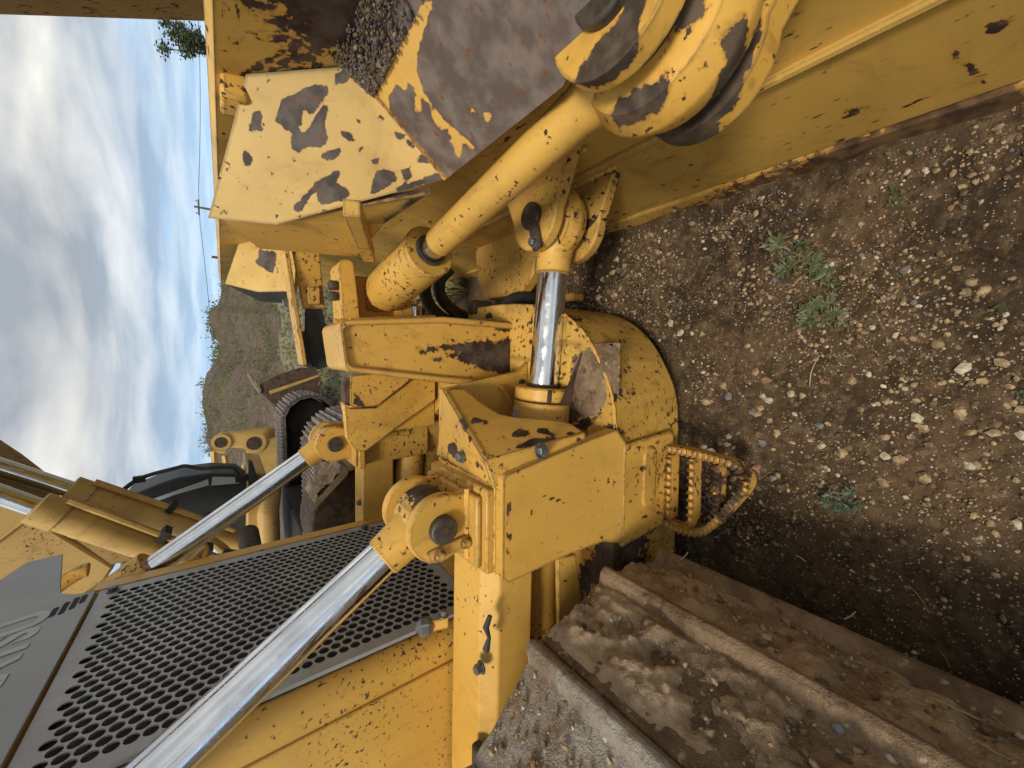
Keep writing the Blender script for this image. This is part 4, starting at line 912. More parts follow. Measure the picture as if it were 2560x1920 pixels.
SM = [stone_mat('tan_stone', (0.38, 0.265, 0.14), (0.52, 0.40, 0.24)), stone_mat('pale_stone', (0.36, 0.32, 0.25), (0.50, 0.46, 0.38)), stone_mat('grey_stone', (0.15, 0.15, 0.145), (0.26, 0.255, 0.245)), stone_mat('rusty_stone', (0.26, 0.13, 0.07), (0.36, 0.20, 0.11)), stone_mat('brown_stone', (0.13, 0.09, 0.055), (0.22, 0.16, 0.10))]
SLAB = [('tan', 0), ('pale cream', 1), ('grey', 2), ('rust red', 3), ('dark brown', 4)]
ROCKS = []
for mi in range(5):
    for q in range(3):
        me = rock_mesh('pebble', mi * 3 + q, 2); me.materials.append(SM[mi]); ROCKS.append((mi, me))
def free(x, y):
    """open ground between blade and track"""
    if x > .41 or y < -.12: return False
    if y < .56 and x < -.50: return False
    if y > .56:
        if x < -.16: return False
        ye = np.interp(x, [-.16, -.075, .037, .127, .17, .18], [.575, .592, .656, .77, .95, 1.2])
        if y > ye - .01: return False
    return y < 1.15
cnt = 0; tries = 0; PEB = []
while cnt < 240 and tries < 6000:
    tries += 1; x = random.uniform(-.60, .42); y = random.uniform(-.10, 1.1)
    if not free(x, y): continue
    if mnoise.noise(Vector((x * 3.5, y * 3.5, 4))) * 1.5 + random.uniform(-.4, .4) < 0: continue
    px = to_px(np.array([[x, y, 0]]))[0]
    if not (1380 < px[0] < 2600 and -20 < px[1] < 1900): continue
    r = min(.0038 * math.exp(abs(random.gauss(0, .48))), .0105)
    mi = random.choices(range(5), [7, 1.8, 1.5, 1.2, 5])[0]; me = random.choice([m for k, m in ROCKS if k == mi])
    o = link(bpy.data.objects.new('pebble', me)); o.location = (x, y, gz(x, y) - r * .15); o.scale = (r, r, r * random.uniform(.7, 1.0)); o.rotation_euler = (random.uniform(-.4, .4), random.uniform(-.4, .4), random.uniform(0, 6.3))
    PEB.append((o, mi, r, tuple(px))); cnt += 1
MARKS = [((1750, 1240), 'near the serrated step'), ((1900, 470), 'along the lower edge of the blade'), ((2002, 636), 'around the largest weed'), ((2052, 801), 'around the bushy pale green weed'), ((2112, 1255), 'around the bluish weed'), ((2000, 1480), 'along the outer edge of the track'), ((1640, 800), 'in front of the rounded push frame'), ((1560, 640), 'under the chrome angle rod'), ((2380, 1150), 'at the foot of the picture on cracked earth'), ((2380, 650), 'on the pale earth right of the weeds'), ((1850, 1000), 'on the bare patch between step and weeds'), ((2420, 330), 'below the near end of the blade')]
_grp = {}
for o, mi, r, p in PEB:
    k = min(range(len(MARKS)), key=lambda q: math.hypot(p[0] - MARKS[q][0][0], p[1] - MARKS[q][0][1])); _grp.setdefault((mi, k), []).append((r, o))
for (mi, k), lst in _grp.items():
    lst.sort(key=lambda t: -t[0])
    for n_, (r, o) in enumerate(lst):
        size = ('largest ', 'second largest ', 'third largest ')[n_] if n_ < 3 and len(lst) > 1 else 'only ' if len(lst) == 1 else 'small '
        tag(o, size + SLAB[mi][0] + ' pebble ' + MARKS[k][1], 'pebble', SLAB[mi][0] + ' pebbles on the dirt')
def scatter(name, pts, radii, mats, label, cat, wts=(6, 2, 1.2, 1, 6), sub_=1):
    vs = []; fs = []; mi = []; base = []
    for s_ in range(6):
        me = rock_mesh('tmp', s_ + 40, sub_); base.append((np.array([v.co[:] for v in me.vertices]), [tuple(p.vertices) for p in me.polygons])); bpy.data.meshes.remove(me)
    for p, r in zip(pts, radii):
        bv, bf = random.choice(base); a = random.uniform(0, 6.28); c, s_ = math.cos(a), math.sin(a); b = len(vs)
        tl = random.uniform(-.5, .5)
        for v in bv:
            z = v[2] + tl * v[0]; vs.append((p[0] + r * (c * v[0] - s_ * v[1]), p[1] + r * (s_ * v[0] + c * v[1]), p[2] + r * z))
        k = random.choices(range(len(mats)), wts)[0]
        for f in bf: fs.append(tuple(b + i for i in f)); mi.append(k)
    me = bpy.data.meshes.new(name); me.from_pydata(vs, [], fs)
    for m_ in mats: me.materials.append(m_)
    me.polygons.foreach_set('material_index', mi)
    o = link(bpy.data.objects.new(name, me)); tag(o, label, cat, kind='stuff'); return o
def stone_fine(name, c1, c2):
    a = Mat(name); f = a.noise(90, 3, .6); return a.set(Base_Color=a.mix(a.ramp(f, .3, .7), c1, c2), Roughness=.8)
FM = [stone_fine('fine_tan', (0.20, 0.135, 0.07), (0.44, 0.32, 0.18)), stone_fine('fine_pale', (0.34, 0.28, 0.19), (0.56, 0.49, 0.37)), stone_fine('fine_grey', (0.10, 0.10, 0.095), (0.22, 0.21, 0.20)), stone_fine('fine_red', (0.16, 0.08, 0.045), (0.30, 0.17, 0.10)), stone_fine('fine_brown', (0.085, 0.052, 0.026), (0.20, 0.135, 0.075))]
pts = []; rad = []
while len(pts) < 9000:
    x = random.uniform(-.62, .44); y = random.uniform(-.12, 1.15)
    if not free(x, y) and random.random() > .1: continue
    if mnoise.noise(Vector((x * 3.5, y * 3.5, 4))) * 1.2 + .6 * mnoise.noise(Vector((x * 9, y * 9, 1))) + random.uniform(-.5, .4) < 0: continue
    r = .0011 * math.exp(abs(random.gauss(0, .75))); r = min(r, .0062); pts.append((x, y, gz(x, y) + r * .3)); rad.append(r)
# clods of earth
for k in range(700):
    x = random.uniform(-.55, .44); y = random.uniform(-.1, 1.1)
    if not free(x, y): continue
    if mnoise.noise(Vector((x * 2.5, y * 2.5, 9))) < .02: continue
    pts.append((x, y, gz(x, y))); rad.append(random.uniform(.004, .013))
scatter('gravel', pts, rad, FM, 'fine gravel and grit strewn over the dirt beside the blade', 'gravel')
PM = [stone_fine('pile_brown', (0.040, 0.030, 0.020), (0.13, 0.10, 0.07)), stone_fine('pile_tan', (0.14, 0.11, 0.075), (0.26, 0.21, 0.15)), stone_fine('pile_grey', (0.07, 0.065, 0.06), (0.15, 0.14, 0.13)), stone_fine('pile_red', (0.10, 0.06, 0.04), (0.17, 0.10, 0.06)), FM[4]]
# grit caught in the pocket on top of the blade
pts = []; rad = []
while len(pts) < 2600:
    t = random.random(); y = .725 - .75 * random.random() ** 2.2; d = random.random(); hgt = .045 * (1 - d) + .004
    d = d ** (1 + 2.2 * (y < .6)); x = .495 - d * .030; z = zf(x) + .008 + random.random() * .032 * (1 - d) * max(0, 1 - abs(y - .68) / .26)
    if y < .56 and random.random() > .16 + .9 * max(0, y - .4): continue
    pts.append((x, y, z)); rad.append(.0013 * math.exp(abs(random.gauss(0, .6))))
scatter('grit', pts, rad, PM, 'heap of dark grit caught behind the brown shelf of the blade', 'gravel', (3, 1, 4, .6, 8))
# crumbs on the muddy track shoes
pts = []; rad = []
for k in range(2400):
    a_ = R_(random.uniform(-20, 58)); y = random.uniform(-.3, .515); q = Vector((TXC, y, TZC)) + Vector((math.cos(a_), 0, math.sin(a_))) * (TR + random.uniform(.012, .020)); pts.append(tuple(q)); rad.append(.0014 * math.exp(abs(random.gauss(0, .8))))
scatter('crumbs', pts, [min(r, .008) for r in rad], FM, 'dry crumbs of earth and pebbles lying on the near muddy track', 'gravel')

# ------------------------------------------------------------------ weeds, straw, grass
def leaf_mat(name, c1, c2, tr=.25):
    a = Mat(name); f = a.noise(12, 4, .6); a.set(Base_Color=a.mix(a.ramp(f, .3, .7), c1, c2), Roughness=.55); return a.m
M['weed'] = leaf_mat('weed_leaf', (0.060, 0.082, 0.030), (0.155, 0.170, 0.085)); M['weed_b'] = leaf_mat('weed_leaf_blue', (0.055, 0.090, 0.046), (0.12, 0.16, 0.095)); M['stalk'] = leaf_mat('weed_stalk', (0.20, 0.13, 0.07), (0.28, 0.24, 0.12)); M['straw'] = leaf_mat('straw', (0.30, 0.22, 0.11), (0.48, 0.39, 0.23))
def leaf(m, p, d, L, w, up):
    d = d.normalized(); s_ = d.cross(up).normalized(); q1 = p + d * L * .45 + up * L * .12; q2 = p + d * L + up * L * .02; b = len(m.v)
    m.v += [p, q1 - s_ * w + up * w * .4, q1, q1 + s_ * w + up * w * .4, q2]; m.f += [(b, b + 1, b + 2), (b, b + 2, b + 3), (b + 1, b + 4, b + 2), (b + 2, b + 4, b + 3)]
def weed(px, py, r, n, seed, label, mat='weed', hgt=.35, loc=None):
    """sprawling rosette: crooked stems with side shoots and narrow leaves"""
    rs = random.Random(seed); g = loc or at(px, py, 'z', 0); g = Vector((g.x, g.y, gz(g.x, g.y) if loc is None else g.z))
    root = empty('weed', g); st = MB(); lf = MB()
    def shoot(p0, d0, L, e, lv):
        path = [p0]; d = d0.copy(); k = 7
        for j in range(k):
            d = (d + Vector((rs.gauss(0, .28), rs.gauss(0, .28), rs.gauss(0, .12) + (e if j < 3 else -.10)))).normalized(); q = path[-1] + d * L / k; q.z = max(q.z, .001); path.append(q)
        st.tube(path, [r * .016 * (1 - .09 * j) * (1 if lv == 0 else .7) for j in range(k + 1)], 5)
        for j in range(int(9 + 7 * rs.random())):
            t = rs.uniform(.10, 1) if lv else rs.uniform(.2, 1); f = t * k; i = min(int(f), k - 1); q = path[i].lerp(path[i + 1], f - i); dd = (path[i + 1] - path[i]).normalized()
            a_ = rs.uniform(-2.0, 2.0); sd = Vector((dd.x * math.cos(a_) - dd.y * math.sin(a_), dd.x * math.sin(a_) + dd.y * math.cos(a_), rs.uniform(-.1, .7)))
            leaf(lf, q, sd, r * rs.uniform(.12, .34) * (1.1 - .35 * t), r * rs.uniform(.022, .046), Vector((rs.gauss(0, .3), rs.gauss(0, .3), 1)).normalized())
        if lv == 0:
            for q_ in range(rs.randint(1, 3)):
                i = rs.randint(2, k - 1); a_ = rs.choice((-1, 1)) * rs.uniform(.5, 1.1); dd = (path[i + 1] - path[i]).normalized(); shoot(path[i], Vector((dd.x * math.cos(a_) - dd.y * math.sin(a_), dd.x * math.sin(a_) + dd.y * math.cos(a_), dd.z + .1)), L * rs.uniform(.3, .5), e * .5, 1)
    for k in range(n):
        a_ = rs.uniform(0, 6.283); shoot(Vector((0, 0, .001)), Vector((math.cos(a_), math.sin(a_), .15)), r * rs.uniform(.45, 1.15), hgt * rs.uniform(.1, .5), 0)
    st.build('stem', M['stalk'], root); lf.build('leaves', M[mat], root, smooth=60)
    tag(root, label, 'weed', 'weeds sprouting from the dirt'); return root
weed(2002, 636, .086, 8, 1, 'largest sprawling green weed with reddish stems, nearest the blade bottom')
weed(2052, 801, .070, 8, 2, 'bushy pale green weed beside a small grey stone, in mid ground', hgt=.5)
weed(2112, 1255, .052, 8, 3, 'small bluish green weed on the side nearest the track', 'weed_b', hgt=.5)
weed(1765, 648, .022, 7, 4, 'tiny green seedling close to the angled chrome cylinder', hgt=.5)
weed(2232, 488, .024, 7, 5, 'little green sprig right under the lower edge of the blade', hgt=.6)
weed(2555, 990, .018, 6, 6, 'small green sprout at the very foot of the picture')
weed(0, 0, .030, 7, 7, 'sprig of pale green weed growing on the muddy track', 'weed', .6, loc=at(1612, 1640, 'y', .40))
g = at(2503, 758, 'z', 0); gm = MB()
for k in range(16):
    a_ = random.uniform(0, 6.28); d = Vector((math.cos(a_) * .5 - .6, math.sin(a_) * .4, 0)).normalized(); L = random.uniform(.012, .026); gm.tube([(0, 0, 0), d * L * .5 + V(0, 0, L * .4), d * L + V(0, 0, L * .45)], [.0008, .0007, .0002], 4)
gt = gm.build('grass_tuft', M['weed'], None); gt.location = (g.x, g.y, gz(g.x, g.y)); tag(gt, 'tuft of short green grass blades on the pale dry earth', 'grass')
def straw(p0, p1, r, label, z=.004):
    a, b = Vector(p0), Vector(p1); n = (b - a).cross(V(0, 0, 1)).normalized() * (b - a).length * random.uniform(-.08, .08); mid = (a + b) / 2 + n
    o = MB().tube(spl([a, mid, b], 4), [r] * 8 + [r * .5], 6).build('straw', M['straw'], None); tag(o, label, 'straw', 'bits of straw'); return o
def gp(x, y, dz=.004): q = at(x, y, 'z', .008); return Vector((q.x, q.y, gz(q.x, q.y) + dz))
straw(gp(2047, 888), gp(2022, 968), .0012, 'brown dry twig lying just below the pale green weed')
straw(gp(1777, 730), gp(1783, 745), .0008, 'short curl of straw on the shaded dirt near the chrome rod')
straw(gp(2272, 1465), gp(2322, 1530), .0008, 'long pale straw on the dirt beside the outer track grouser')
straw(gp(2350, 1632), gp(2375, 1677), .0008, 'short pale straw at the lower end of the outer grouser')
straw(gp(1985, 1390), gp(2012, 1408), .0016, 'stubby bleached stick among the gravel below the bluish weed')
def onshoe(x, y, k=.016):
    for r_ in np.arange(.2, 2.5, .004):
        w = ROT @ np.array([x - CX, y - CY, FPX]); w = w / np.linalg.norm(w); q = Vector(EYE + w * r_)
        if math.hypot(q.x - TXC, q.z - TZC) < TR + k + .012: return q
    return Vector(EYE + w)
for k, (x0, y0, x1, y1) in enumerate(((2330, 1745, 2450, 1800), (2380, 1760, 2400, 1830), (2440, 1850, 2530, 1900), (2110, 1548, 2140, 1528), (1700, 1400, 1720, 1380), (2480, 1790, 2540, 1830), (2205, 1770, 2230, 1800))):
    straw(onshoe(x0, y0), onshoe(x1, y1), .0009, ('longest straw on the near track shoe, lower end', 'thin straw crossing the longest one on the near track shoe', 'straw at the bottom corner of the near track', 'short straw stuck on the outer grouser of the near track', 'tiny straw at the inner tip of the track', 'pale straw on the lowest track shoe near the picture corner', 'short green-brown straw midway along the muddy shoe')[k])
# rough grass in the yard behind the machine
M['grass'] = leaf_mat('yard_grass', (0.130, 0.145, 0.050), (0.33, 0.295, 0.155)); gm = MB()
def tuft(x, y, L, n):
    for k in range(n):
        a_ = random.uniform(0, 6.28); d = Vector((math.cos(a_), math.sin(a_), 0)); l = L * random.uniform(.5, 1.2); p = Vector((x, y, gz(x, y))) + d * random.uniform(0, .05); w = Vector((-d.y, d.x, 0)) * .004 * (1 + L)
        q1, q2 = p + d * l * .2 + V(0, 0, l * .6), p + d * l * .6 + V(0, 0, l * random.uniform(.7, 1)); b = len(gm.v); gm.v += [p - w, p + w, q1 + w * .8, q1 - w * .8, q2]; gm.f += [(b, b + 1, b + 2, b + 3), (b + 3, b + 2, b + 4)]
for k in range(2400):
    y = 2.6 + 9 * random.random() ** 1.5; x = random.uniform(-.12, .30) * y + random.uniform(-.3, .3)
    if mnoise.noise(Vector((x * .8, y * .8, 2))) < -.15: continue
    tuft(x, y, random.uniform(.03, .10), 13)
for k in range(45): tuft(random.uniform(.25, .62), random.uniform(1.9, 2.9), random.uniform(.06, .14), 24)
gme = gm.mesh('grass', merge=False); gme.materials.append(M['grass']); go = link(bpy.data.objects.new('grass', gme)); tag(go, 'rough grass growing in the gravel yard behind the machine', 'grass', kind='stuff')

# ------------------------------------------------------------------ gravel hill
HAZ = np.array([-.42, -.30, -.22, -.178, -.160, -.14, -.118, -.092, -.065, -.035, -.010, .010, .03, .05, .075, .09, .105, .125, .16, .19, .22, .30])
HTP = np.array([600, 575, 555, 537, 535, 538, 532, 525, 526, 535, 556, 566, 560, 553, 543, 541, 560, 566, 580, 588, 596, 600])
HY0 = 7.0
def hill_z(u, y):
    """height of the stockpile at bearing u (x / y) and distance y"""
    hor = 572 + .043 * (-u * 1193 - 70); ang = (hor - np.interp(u, HAZ, HTP)) / 1486.0; H_ = max(0, 1.1 + ang * 40.0) if ang > -.03 else 0
    k = math.sin(min(1, max(0, (y - HY0) / 33.0)) * math.pi / 2) if y < 40 else max(0, math.cos((y - 40) / 30 * math.pi / 2)); q = Vector((u * y, y, 0))
    return H_ * k ** 1.1 * (1 + .16 * mnoise.noise(q * .35) * (1 if k < .95 else .2)) + (.16 * mnoise.fractal(q * .9, 1, 2, 4) + .10 * abs(mnoise.noise(q * 1.7))) * k - .25 * (1 - k)
def hill():
    nx, ny = 190, 110; xs = np.linspace(-.42, .30, nx); ys = HY0 + 63.0 * np.linspace(0, 1, ny) ** 1.25
    vs = [(u * y, y, hill_z(u, y)) for y in ys for u in xs]
    fs = [(j * nx + i, j * nx + i + 1, (j + 1) * nx + i + 1, (j + 1) * nx + i) for j in range(ny - 1) for i in range(nx - 1)]
    me = bpy.data.meshes.new('hill'); me.from_pydata(vs, [], fs); me.shade_smooth()
    a = Mat('gravel_hill'); f = a.noise(.35, 6, .68); col = a.mix(a.ramp(f, .38, .60), (0.052, 0.034, 0.019), (0.125, 0.088, 0.052)); sp_ = a.noise(6, 3, .8); col = a.mix(a.ramp(sp_, .48, .62), col, (0.185, 0.142, 0.094))
    col = a.mix(a.ramp(a.noise(9, 3, .7), .56, .66), col, (0.045, 0.030, 0.020))
    gf = a.noise(.5, 6, .75, .4, off=(4, 1, 0)); col = a.mix(a.ramp(gf, .52, .60, 0, .6), col, (0.115, 0.115, 0.040))
    me.materials.append(a.set(Base_Color=col, Roughness=.95, Normal=a.bump(a.noise(5, 4, .8), .8, .25)))
    o = link(bpy.data.objects.new('hill', me)); tag(o, 'long gravel stockpile with patches of green growth', 'hill', kind='structure')
hill()
M['scrub'] = leaf_mat('hill_scrub', (0.060, 0.082, 0.024), (0.21, 0.20, 0.085)); sm = MB(); rs_ = random.Random(8)
for k in range(900):
    u = rs_.uniform(-.20, .24); y = rs_.choice((rs_.uniform(HY0 + 2, 20), rs_.uniform(12, 36), rs_.gauss(38, 2.0)))
    if mnoise.noise(Vector((u * 14, y * .22, 3))) < -.05 and y < 36: continue
    if y > 36 and not (-.02 < u < .10): continue
    z = hill_z(u, y); s_ = .022 * y ** .62 * rs_.uniform(.5, 1.5)
    for q in range(12):
        p = Vector((u * y + rs_.gauss(0, s_), y + rs_.gauss(0, s_), z + abs(rs_.gauss(0, s_ * .8)))); d = Vector((rs_.gauss(0, 1), rs_.gauss(0, 1), rs_.gauss(0, .6))).normalized(); a_, b_, _ = frame(d); w_ = s_ * rs_.uniform(.12, .3); b0_ = len(sm.v)
        sm.v += [p - a_ * w_, p + Vector((0, 0, w_ * 2.2)), p + a_ * w_]; sm.f.append((b0_, b0_ + 1, b0_ + 2))
sme = sm.mesh('scrub', merge=False); sme.materials.append(M['scrub']); tag(link(bpy.data.objects.new('scrub', sme)), 'low green scrub dotted over the gravel hill', 'scrub', kind='stuff')
M['foliage'] = leaf_mat('foliage', (0.028, 0.048, 0.018), (0.075, 0.105, 0.040)); M['bark'] = plain('bark', (0.05, 0.037, 0.027), (0.10, 0.08, 0.06), 12, .9)
def tree(name, base, h, r, seed, label, n=2600, leafs=.07, cz=.62):
    rs = random.Random(seed); root = empty(name, base); tr = MB(); lf = MB(); tips = []
    tr.tube([(0, 0, -.1), (.02 * h, 0, h * .3), (0, .02 * h, h * .6)], [.05 * h, .035 * h, .02 * h], 8)
    for k in range(16):
        a_ = rs.uniform(0, 6.28); z0 = h * rs.uniform(.22, .6); q = Vector((math.cos(a_) * r * rs.uniform(.5, 1), math.sin(a_) * r * rs.uniform(.5, 1), h * rs.uniform(.45, .97)))
        tr.tube([(0, 0, z0), Vector((q.x * .5, q.y * .5, (z0 + q.z) / 2 + .05 * h)), q], [.014 * h, .009 * h, .003 * h], 5); tips += [q, Vector((q.x * .6, q.y * .6, (z0 + q.z * 1.5) / 2.5))]
    for k in range(n):
        c = rs.choice(tips); p = c + Vector((rs.gauss(0, 1), rs.gauss(0, 1), rs.gauss(0, .8))) * r * .20; d = Vector((rs.gauss(0, 1), rs.gauss(0, 1), rs.gauss(0, 1))).normalized(); u, w, _ = frame(d); s_ = leafs * rs.uniform(.5, 1.2); b = len(lf.v)
        lf.v += [p - u * s_, p + w * s_ * .5, p + u * s_, p - w * s_ * .5]; lf.f.append((b, b + 1, b + 2, b + 3))
    tr.build('trunk', M['bark'], root); me = lf.mesh('crown', merge=False); me.materials.append(M['foliage']); link(bpy.data.objects.new('crown', me), root)
    tag(root, label, 'tree'); return root
b = at(470, 108, 'y', 16.0); tree('pine_tree', (b.x, 16.0, 0), 2.42, .50, 3, 'dark leafy tree standing behind the blade, near the rusty arm', 2400, .055)
for k, (px, py, Y, h, r, lb) in enumerate(((590, 727, 36, 1.9, .75, 'right hand round bush on the shoulder of the gravel hill'), (588, 765, 36, 1.7, .65, 'left hand round bush of the pair on the hill shoulder'), (575, 798, 38, 1.2, .6, 'low dark shrub at the notch in the hill crest'), (541, 836, 39, 1.1, .6, 'little shrub on the hill crest left of the notch'))):
    b = at(px + 14, py, 'y', Y); tree('bush', (b.x, Y, b.z - .55 * h), h, r, 20 + k, lb, 900, .10)
# far things
M['weathered'] = plain('weathered_wood', (0.09, 0.075, 0.06), (0.17, 0.15, 0.125), 8, .9); M['roofing'] = plain('grey_roof', (0.16, 0.19, 0.21), (0.22, 0.25, 0.27), 5, .6); M['wire'] = plain('wire', (0.05, 0.05, 0.05), (0.08, 0.08, 0.08), 5, .6, 0); M['red_rust'] = plain('red_rust_steel', (0.12, 0.045, 0.030), (0.2, 0.08, 0.05), 12, .8)
b = at(485, 516, 'y', 60); pr_ = empty('utility_pole', (b.x, 60, 0))
MB().cyl((0, 0, 0), (0, 0, b.z), .16, .11, 10).build('pole', M['weathered'], pr_); MB().box(-.9, .9, -.07, .07, b.z - .5, b.z - .35).build('crossarm', M['weathered'], pr_); MB().cyl((.7, 0, b.z - .35), (.7, 0, b.z - .1), .05, n=8).build('insulator', M['weathered'], pr_); MB().cyl((-.7, 0, b.z - .35), (-.7, 0, b.z - .1), .05, n=8).build('insulator', M['weathered'], pr_)
tag(pr_, 'wooden utility pole with crossarm far behind the blade', 'pole')
wy = MB().tube([(b.x + t, 60 + abs(t) * .02, b.z - .35 - .0016 * (t % 46) * (46 - t % 46)) for t in range(-46, 93, 4)], .028, 5).build('power_line', M['wire'], None); tag(wy, 'thin overhead wire strung from the utility pole', 'wire')
b = at(529, 642, 'y', 18); po = MB().cyl((b.x, 18, 0), (b.x, 18, b.z), .045, n=10).build('post', M['red_rust'], None); tag(po, 'rusty red steel post sticking up behind the far blade plate', 'post')
b = at(530, 235, 'y', 45); sh = empty('shed', (b.x, 45, 0))
MB().box(-1.7, 1.7, -2, 2, 0, b.z - .7).build('wall', M['weathered'], sh); MB().prism([(-1.9, -2.2, b.z - .75), (1.9, -2.2, b.z - .75), (0, -2.2, b.z + .1)], (0, 4.4, 0)).build('roof', M['roofing'], sh); tag(sh, 'small shed with grey roof peeping over the blade top', 'shed')

# ------------------------------------------------------------------ scraped arm of another machine, standing beyond the blade
a0, a1 = at(0, 44, 'y', 2.3), at(505, 60, 'y', 2.3)
sl = (a1.x - a0.x) / (a1.z - a0.z); xz = lambda z: a1.x + (z - a1.z) * sl
arm = empty('machine_arm', (xz(0) + .2, 2.1, 0))
def arm_part(mb, name, mat, **k):
    o = mb.build(name, mat, arm, **k); o.matrix_parent_inverse = Matrix.Translation(-arm.location); return o
arm_part(MB().loft([(xz(0), 1.9, 0.02), (xz(0) + .42, 1.9, 0.02), (xz(0) + .42, 2.3, 0.02), (xz(0), 2.3, 0.02)], [(xz(3.6), 1.9, 3.6), (xz(3.6) + .42, 1.9, 3.6), (xz(3.6) + .42, 2.3, 3.6), (xz(3.6), 2.3, 3.6)]), 'beam', M['brown_arm'], bevel=.012)
arm_part(MB().box(xz(0) - .06, xz(0) + .48, 1.84, 2.36, -.01, .05), 'foot_plate', M['brown_arm'], bevel=.008)
tag(arm, 'upright scraped brown and yellow steel arm at the picture edge beyond the blade', 'machine arm')

# ================================================================== EXCAVATOR parked behind
exc = empty('excavator', (-2.0, 4.3, 0))
tag(exc, 'yellow crawler excavator with black cab and raised boom parked behind the bulldozer', 'excavator')
def xp(mb, name, mat, parent=None, **k):
    o = mb.build(name, mat, None, **k); o.parent = parent or exc
    if parent is None: o.matrix_parent_inverse = Matrix.Translation(-exc.location)
    return o
M['pad'] = plain('excavator_track_pad', (0.15, 0.10, 0.075), (0.33, 0.28, 0.235), 9, .7, .6, 40, .012); M['dark'] = plain('dark_undercarriage', (0.012, 0.010, 0.008), (0.035, 0.028, 0.022), 9, .85)
M['cab'] = plain('black_cab_paint', (0.016, 0.017, 0.017), (0.030, 0.031, 0.030), 6, .55, .03); ga = Mat('cab_glass'); ga.set(Base_Color=(0.42, 0.50, 0.48), Roughness=.08, Metallic=0.0); ga.b.inputs['Specular IOR Level'].default_value = .9; M['glass'] = ga.m
pad_me = None
def ex_track(y0, y1, xf, zt, R):
    global pad_me
    pitch = .125; xc, zc = xf - R, zt - R
    mb = MB(); 
    for s_ in (0, .042, .080): mb.prism([(s_ - .052, 0, .010), (s_ - .040, 0, .034), (s_ - .030, 0, .034), (s_ - .022, 0, .010)], (0, y1 - y0, 0))
    mb.prism([(-.060, 0, -.014), (.064, 0, -.014), (.060, 0, .012), (-.060, 0, .012)], (0, y1 - y0, 0))
    me = mb.mesh('track_pad'); me.materials.append(M['pad']); k = 0; ang = math.pi / 2
    pos = []
    s_ = 0
    while s_ < 3.6: pos.append((Vector((xc - s_, y0, zc + R)), 0)); s_ += pitch
    n = int(math.pi * R / pitch)
    for j in range(1, n + 1):
        t = math.pi / 2 - j * pitch / R; pos.append((Vector((xc + R * math.cos(t), y0, zc + R * math.sin(t))), math.pi / 2 - t))
    s_ = 0.06
    while s_ < 1.2: pos.append((Vector((xc - s_, y0, zc - R)), math.pi)); s_ += pitch
    for p, rot in pos:
        o = link(bpy.data.objects.new('track_pad', me)); o.location = p; o.rotation_euler = (0, rot, 0); o.parent = exc; o.matrix_parent_inverse = Matrix.Translation(-exc.location)
    xp(MB().box(xf - 3.7, xf - R * .9, y0 + .12, y1 - .12, zc - R * .75, zc + R * .75), 'track_frame', M['dark'], bevel=.03)
    xp(MB().lathe((xc, y0 + .10, zc), (0, 1, 0), [(0, .08), (0, R * .85), (y1 - y0 - .2, R * .85), (y1 - y0 - .2, .08)], 30), 'idler', M['dark'], bevel=.01)
xfr = at(770, 992, 'y', 5.0).x
ex_track(3.02, 3.68, xfr, .565, .27); ex_track(4.95, 5.65, xfr, .575, .27)
xp(MB().box(xfr - 3.0, xfr - 1.0, 3.68, 4.95, .30, .62), 'undercarriage', M['dark'], bevel=.03)
# upper structure
q = [at(*p, 'y', 4.15) for p in ((618, 1180), (666, 1185), (668, 1420), (615, 1420))]
hs = xp(MB().prism(q, (0, .9, 0)), 'house', M['yel_far'], bevel=.015)
xp(MB().obox((q[1] + q[2]) / 2 + V(.45, -.03, .16), (0, 0, 1), .13, (1, 0, 0), .06, (0, 1, 0), .03), 'door_latch', M['dark'], hs)
xp(MB().prism([at(*p, 'y', 4.05) for p in ((622, 1155), (632, 1158), (650, 1215), (648, 1262), (622, 1240))], (0, .1, 0)), 'rubber_mat', M['rubber'], hs)
xp(MB().tube([at(690, 1190, 'y', 4.2), at(668, 1275, 'y', 4.2), at(672, 1420, 'y', 4.2)], [.06, .10, .10], 14), 'blade_cylinder', M['yel_far'], hs)
cb = rounded([tuple((p.x, p.z)) for p in [at(*p, 'y', 4.3) for p in ((300, 1250), (390, 1213), (444, 1194), (525, 1183), (593, 1185), (617, 1203), (622, 1330), (300, 1440))]], [.05, .05, .1, .1, .08, .06, 0, .05])
cab = xp(MB().prism([(x, 4.3, z) for x, z in cb], (0, .45, 0)), 'cab', M['cab'], bevel=.02, seg=3)
for lst in (((375, 1250), (520, 1198), (522, 1213), (440, 1236), (368, 1262)), ((531, 1192), (588, 1193), (598, 1208), (528, 1214))):
    xp(MB().prism([at(*p, 'y', 4.294) for p in lst], (0, .004, 0)), 'cab_window', M['glass'], cab)
xp(MB().tube(spl([at(*p, 'y', 4.15) for p in ((296, 1235), (350, 1196), (440, 1170), (465, 1165), (500, 1171), (560, 1168), (585, 1172), (597, 1190))], 5), .016, 8), 'handrail', M['rubber'])
xp(MB().obox(at(348, 1198, 'y', 4.14), (0, 0, 1), .07, (1, 0, 0), .05, (0, 1, 0), .04), 'handrail_clip', M['rubber'])
